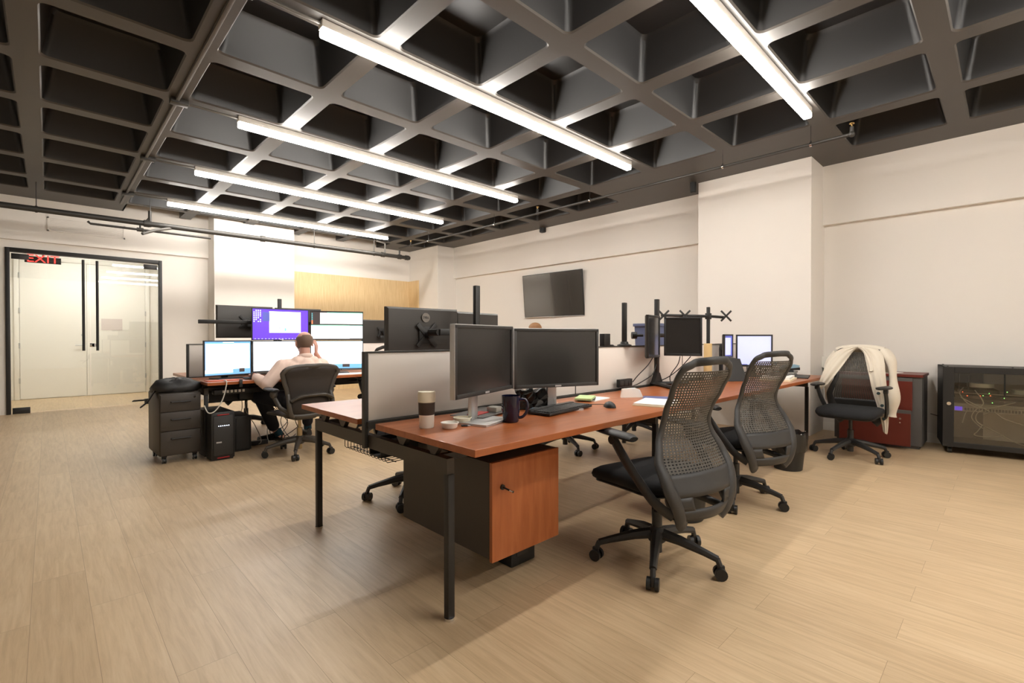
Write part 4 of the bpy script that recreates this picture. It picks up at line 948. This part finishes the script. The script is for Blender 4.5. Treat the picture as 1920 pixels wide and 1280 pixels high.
# wall box beside the pillar
t = thing('wall_dispenser', 'round fronted white box on the wall behind the jacket chair', 'wall box', (7.0-.012, 1.53, .76), R(-90))
g = G(); g.prism([(-.10, .03), (-.06, .008), (0, 0), (.06, .008), (.10, .03), (.10, .16), (-.10, .16)], -.07, 0, 'y'); part(g, 'box_body', CERW, t)
g = G(); g.cyl((.055, -.07, .12), (.055, -.076, .12), .010); part(g, 'blue_button', mat('blue_button', (.05, .15, .6), .4), t)
t = thing('tape_roll', 'blue and white tape roll on the wall above the red filing cabinet', 'tape', (6.80, 1.33, .775)); g = G(); g.tube([(0, .035*math.cos(a), .165+.035*math.sin(a)) for a in [2*PI*k/20 for k in range(20)]], .010, 8, loop=True); part(g, 'tape', mat('blue_tape', (.04, .05, .35), .4), t); g = G(); g.box(-.03, .03, -.05, .05, 0, .125, .003); part(g, 'tape_box', CREAM, t)

# ------------------------------------------------------------------ filing cabinet and network rack
t = thing('lateral_filing_cabinet', 'grey lateral filing cabinet with dark red drawers against the right wall', 'filing cabinet', (6.44, .63, 0))
g = G(); g.box(.0, .46, .0, .76, .03, .745, .003); g.box(.02, .44, .02, .74, 0, .03); part(g, 'cabinet_body', GREYM, t, 0)
g = G(); g.box(-.02, .48, -.01, .77, .745, .772, .002); part(g, 'top_panel', REDWOOD, t, 0)
for (z0, z1, dx, nm) in ((.395, .70, 0, 'closed'), (.04, .375, -.10, 'open')):
    g = G(); g.box(-.022+dx, .0+dx, .075, .69, z0, z1, .002)
    if dx: g.box(dx, 0, .09, .68, z0+.02, z1-.06)
    dr = part(g, 'drawer', REDWOOD, t, 0)
    g = G(); g.box(-.018+dx, .0+dx, .075, .69, z1, z1+.035); part(g, 'grip_rail', GREYM, dr, 0)
g = G(); g.cyl((-.124, .16, .32), (-.120, .16, .32), .010); g.cyl((-.124, .16, .28), (-.13, .16, .28), .006); part(g, 'lock', CHROME, t)
t2 = sheets('magazine', 'open white papers lying on top of the red filing cabinet', 'papers', 6.62, .95, R(70), [(.24, .17, .006, 0, 0, 0, PAPER, 'paper_sheets')], .772)

t = thing('network_rack', 'black wheeled network cabinet with glass front and tangled cables', 'network cabinet', (6.47, .475, 0), R(9))
W_ = 1.0; H0, H1 = .07, .865
g = G(); g.box(0, .50, -W_, 0, H1-.03, H1, .003); g.box(0, .50, -W_, 0, H0, H0+.03, .003); g.box(0, .50, -.02, 0, H0, H1, .003); g.box(0, .50, -W_, -W_+.02, H0, H1, .003); g.box(.48, .50, -W_, 0, H0, H1)
part(g, 'rack_case', BLKM, t, 0)
g = G(); g.box(-.02, 0, -.085, 0, H0, H1-.0, .003); g.box(-.02, 0, -W_, -W_+.085, H0, H1, .003); g.box(-.02, 0, -W_+.085, -.085, H1-.06, H1, .003); g.box(-.02, 0, -W_+.085, -.085, H0, H0+.05, .003); g.box(-.012, .0, -.445, -.435, H1-.26, H1-.06)
part(g, 'door_frame', BLKM, t, 0)
g = G(); g.box(-.012, -.008, -W_+.085, -.085, H0+.05, H1-.06); part(g, 'glass_door', CGLASS, t, 0)
g = G(); g.cyl((-.02, -.045, .50), (-.03, -.045, .50), .017); part(g, 'lock', CHROME, t)
for (x, y) in ((.05, -.06), (.05, -W_+.06), (.45, -.06), (.45, -W_+.06)):
    g = G(); g.cyl((x, y-.014, .03), (x, y+.014, .03), .03, m=BLK); g.cyl((x, y-.016, .03), (x, y+.016, .03), .014, m=SILVER); g.box(x-.02, x+.02, y-.02, y+.02, .055, .07, .002, m=BLK); part(g, 'caster', BLK, t)
for (x, y) in ((.04, -.04), (.04, -W_/2), (.46, -.04)): g = G(); g.cyl((x, y, H1), (x, y, H1+.006), .008); part(g, 'bolt', BLK, t)
g = G(); g.box(.06, .42, -.90, -.09, .475, .50); g.box(.06, .42, -.90, -.09, .60, .606); part(g, 'rack_shelf', PORTM, t, 0)
g = G(); g.box(.04, .06, -.93, -.09, .425, .475, .002, m=PORTM); g.box(.03, .042, -.15, -.095, .432, .470, m=S_PURP)
for k in range(24): g.box(.034, .041, -.18-k*.022, -.166-k*.022, .436, .462, m=BLK)
for k in range(6): g.box(.034, .041, -.78-(k % 3)*.03, -.758-(k % 3)*.03, .435+(k//3)*.018, .449+(k//3)*.018, m=BLK)
part(g, 'patch_switch', PORTM, t, 0)
g = G(); g.box(.06, .40, -.90, -.09, .505, .55, .002); g.box(.08, .40, -.80, -.10, .552, .585, .002); g.box(.1, .4, -.42, -.12, .607, .64, .002); part(g, 'network_switch', BLK, t, 0)
g = G(); g.tube([(.2, -.30, .66), (.2, -.30, .70)], .10, 24); part(g, 'white_router', CERW, t); g = G(); g.tube([(.2, -.62, .61), (.2, -.62, .65)], .10, 24); part(g, 'white_router', CERW, t)
g = G(); g.tube([(.09, -.12, .82), (.09, -.22, .82), (.09, -.24, .835), (.09, -.21, .838), (.09, -.19, .825)], .006, 8); part(g, 'white_hook', CERW, t)
for y in (-.13, -.20): g = G(); g.cyl((.1, y, .64), (.1, y, .80), .007, seg=8); part(g, 'antenna', BLK, t)
rnd = random.Random(11)
for k in range(10):
    g = G(); x, y, z = .055, -.12-rnd.random()*.35, .515+rnd.random()*.12; g.box(x-.003, x, y-.005, y, z, z+.005); part(g, 'indicator_light', LEDG if k % 3 else LEDR, t, 0)
cabs = [[(.05, -.16, .66), (.03, -.13, .60), (.03, -.20, .50), (.035, -.32, .47), (.04, -.52, .54)], [(.05, -.24, .64), (.03, -.30, .52), (.03, -.24, .44), (.03, -.22, .36), (.03, -.30, .27), (.035, -.36, .26)],
        [(.05, -.34, .47), (.03, -.26, .42), (.03, -.26, .33), (.03, -.40, .24), (.03, -.55, .15), (.03, -.75, .14), (.03, -.86, .2), (.035, -.84, .34), (.05, -.74, .44)], [(.05, -.36, .46), (.03, -.44, .38), (.03, -.58, .33), (.04, -.66, .32)],
        [(.05, -.20, .46), (.03, -.17, .40), (.03, -.15, .31)], [(.10, -.68, .62), (.04, -.60, .56), (.04, -.60, .46)], [(.03, -.30, .31), (.03, -.26, .24), (.03, -.24, .20), (.03, -.34, .19), (.035, -.45, .22)], [(.05, -.14, .56), (.03, -.24, .50), (.03, -.34, .44), (.04, -.30, .40)]]
for c in cabs: g = G(); g.tube(sm(c, 6), .0045, 8); part(g, 'network_cable', WCABLE, t)
for c in ([(.05, -.60, .45), (.03, -.63, .36), (.03, -.66, .24), (-.03, -.66, .16), (-.05, -.72, .09), (-.06, -.80, .03), (-.06, -.9, .01)], [(.05, -.63, .45), (.03, -.72, .36), (.03, -.80, .28), (.03, -.72, .18), (-.04, -.70, .12), (-.05, -.78, .10), (-.05, -.95, .10)]):
    g = G(); g.tube(sm(c, 6), .006, 8); part(g, 'blue_cable', BLUEC, t, label='blue cable')
t = thing('power_cable', 'thin dark cable from the rack to the filing cabinet side', 'cable', (0, 0, 0)); g = G(); g.tube(sm([(6.60, .46, .36), (6.75, .52, .33), (6.88, .60, .33)], 5), .004, 6); part(g, 'cable', BLK, t)

# ------------------------------------------------------------------ bins
def bin_(label, x, y, white=False):
    t = thing('waste_bin', label, 'bin', (x, y, 0), 0, 'round black waste bins by the near desk')
    g = G(); g.lathe([(.105, 0), (.11, .004), (.138, .29), (.143, .295), (.143, .305), (.135, .305), (.105, .02), (.01, .015)], seg=32); part(g, 'bin_body', BLK, t)
    g = G(); n = 48; rings = []
    for (r, z, wv) in ((.139, .17, .003), (.146, .23, .004), (.149, .30, .004), (.145, .325, .006), (.128, .318, .008), (.115, .26, .010)):
        rings.append([((r+wv*math.sin(7*a+z*30)+wv*.6*math.sin(17*a))*math.cos(a), (r+wv*math.sin(7*a+z*30)+wv*.6*math.sin(17*a))*math.sin(a), z+.006*math.sin(9*a+z*50)) for a in [2*PI*k/n for k in range(n)]])
    g.loft(rings, cap=False); part(g, 'bin_liner', BAGB, t, 60)
    if white:
        g = G(); g.prism([(-.03, 0), (.05, 0), (.07, .06), (.045, .04)], -.004, .004, 'y', M=Matrix.Translation((.06, -.06, .27)) @ Matrix.Rotation(R(-40), 4, 'Z')); part(g, 'paper_scrap', PAPER, t)
bin_('black lined waste bin beside the desk end with white scrap showing', 4.70, 1.36, True); bin_('black waste bin behind the nearest task chair base', 2.95, 1.45)

# ------------------------------------------------------------------ jacket on the chair
t = thing('jacket', 'cream buttoned jacket draped over the chair near the filing cabinet', 'jacket', (5.62, 1.08, 0), R(88))
def yb(x, z): return backpt(max(-1, min(1, x/.2)), min(1.04, max(.4, z))).y
def flap(name, outer, inner, yo, m=COATM, puff=.012):
    """strip between two edge lines, given as (x, z) lists of equal length"""
    g = G(); rows = []
    n = len(outer); k = 8
    for i in range(n):
        a, b = Vector(outer[i]), Vector(inner[i]); row = []
        for j in range(k+1):
            p = a.lerp(b, j/k)
            y = yo+max(-.36, interp(PY, max(.45, min(1.05, p.y))))+.03+puff*math.sin(j*2.1+i*.9)+.02*math.sin(PI*j/k)
            row.append((p.x, y, p.y))
        rows.append(row)
    g.grid(rows); o = part(g, name, m, t, 60); md = o.modifiers.new('th', 'SOLIDIFY'); md.thickness = .008
    sd = o.modifiers.new('sub', 'SUBSURF'); sd.levels = 2; sd.render_levels = 2; return o
flap('front_panel', [(.0, 1.065), (.12, 1.06), (.20, 1.01), (.255, .90), (.29, .78), (.33, .66), (.345, .60)], [(-.0, 1.055), (.04, 1.02), (.07, .96), (.12, .86), (.18, .75), (.24, .66), (.33, .585)], .02)
flap('front_panel', [(.0, 1.065), (-.10, 1.065), (-.17, 1.045), (-.22, .98), (-.235, .86), (-.25, .70), (-.255, .50), (-.255, .34), (-.245, .21)], [(0, 1.055), (-.045, 1.02), (-.07, .95), (-.09, .86), (-.12, .78), (-.14, .64), (-.17, .50), (-.20, .36), (-.215, .24)], .03)
flap('lapel', [(-.04, 1.06), (-.10, 1.04), (-.15, .97), (-.17, .88), (-.155, .83)], [(-.03, 1.05), (-.05, 1.0), (-.075, .93), (-.10, .86), (-.11, .825)], .045)
g = G(); g.tube(sm([(-.20, -.30, 1.03), (-.265, -.26, .92), (-.29, -.22, .76), (-.30, -.20, .60), (-.295, -.20, .48), (-.285, -.20, .40)], 5), [.045+.012*math.sin(k*.5) for k in range(26)], 14, sx=.8); part(g, 'sleeve', COATM, t, 60)
g = G(); g.tube(sm([(.20, -.33, 1.0), (.27, -.33, .88), (.28, -.34, .70), (.27, -.36, .50)], 5), .045, 14, sx=.8); part(g, 'sleeve', COATM, t, 60)
g = G(); g.grid([[(x, -.385-.02*math.cos(x*6)+.010*math.sin(x*25+z*9)-.03*(1.07-z), z) for x in [(-1+2*j/14)*(.15+.11*min(1, i/3)) for j in range(15)]] for i, z in enumerate([1.045-.06*i for i in range(5)])]); o = part(g, 'back_panel', COATM, t, 60); o.modifiers.new('th', 'SOLIDIFY').thickness = .006
g = G(); g.tube(sm([(.20, -.355, 1.03), (.12, -.35, 1.050), (0, -.35, 1.056), (-.12, -.345, 1.050), (-.20, -.34, 1.03)], 6), .046, 12, sx=.62, flat=(0, 0, 1)); part(g, 'collar', COATM, t, 60)
for (x, z) in ((-.195, .62), (-.215, .50), (-.225, .37)):
    y = .03+interp(PY, max(.45, z))+.075
    g = G(); g.cyl((x, y-.02, z), (x, y, z), .014, seg=14); part(g, 'button', BUTTON, t)
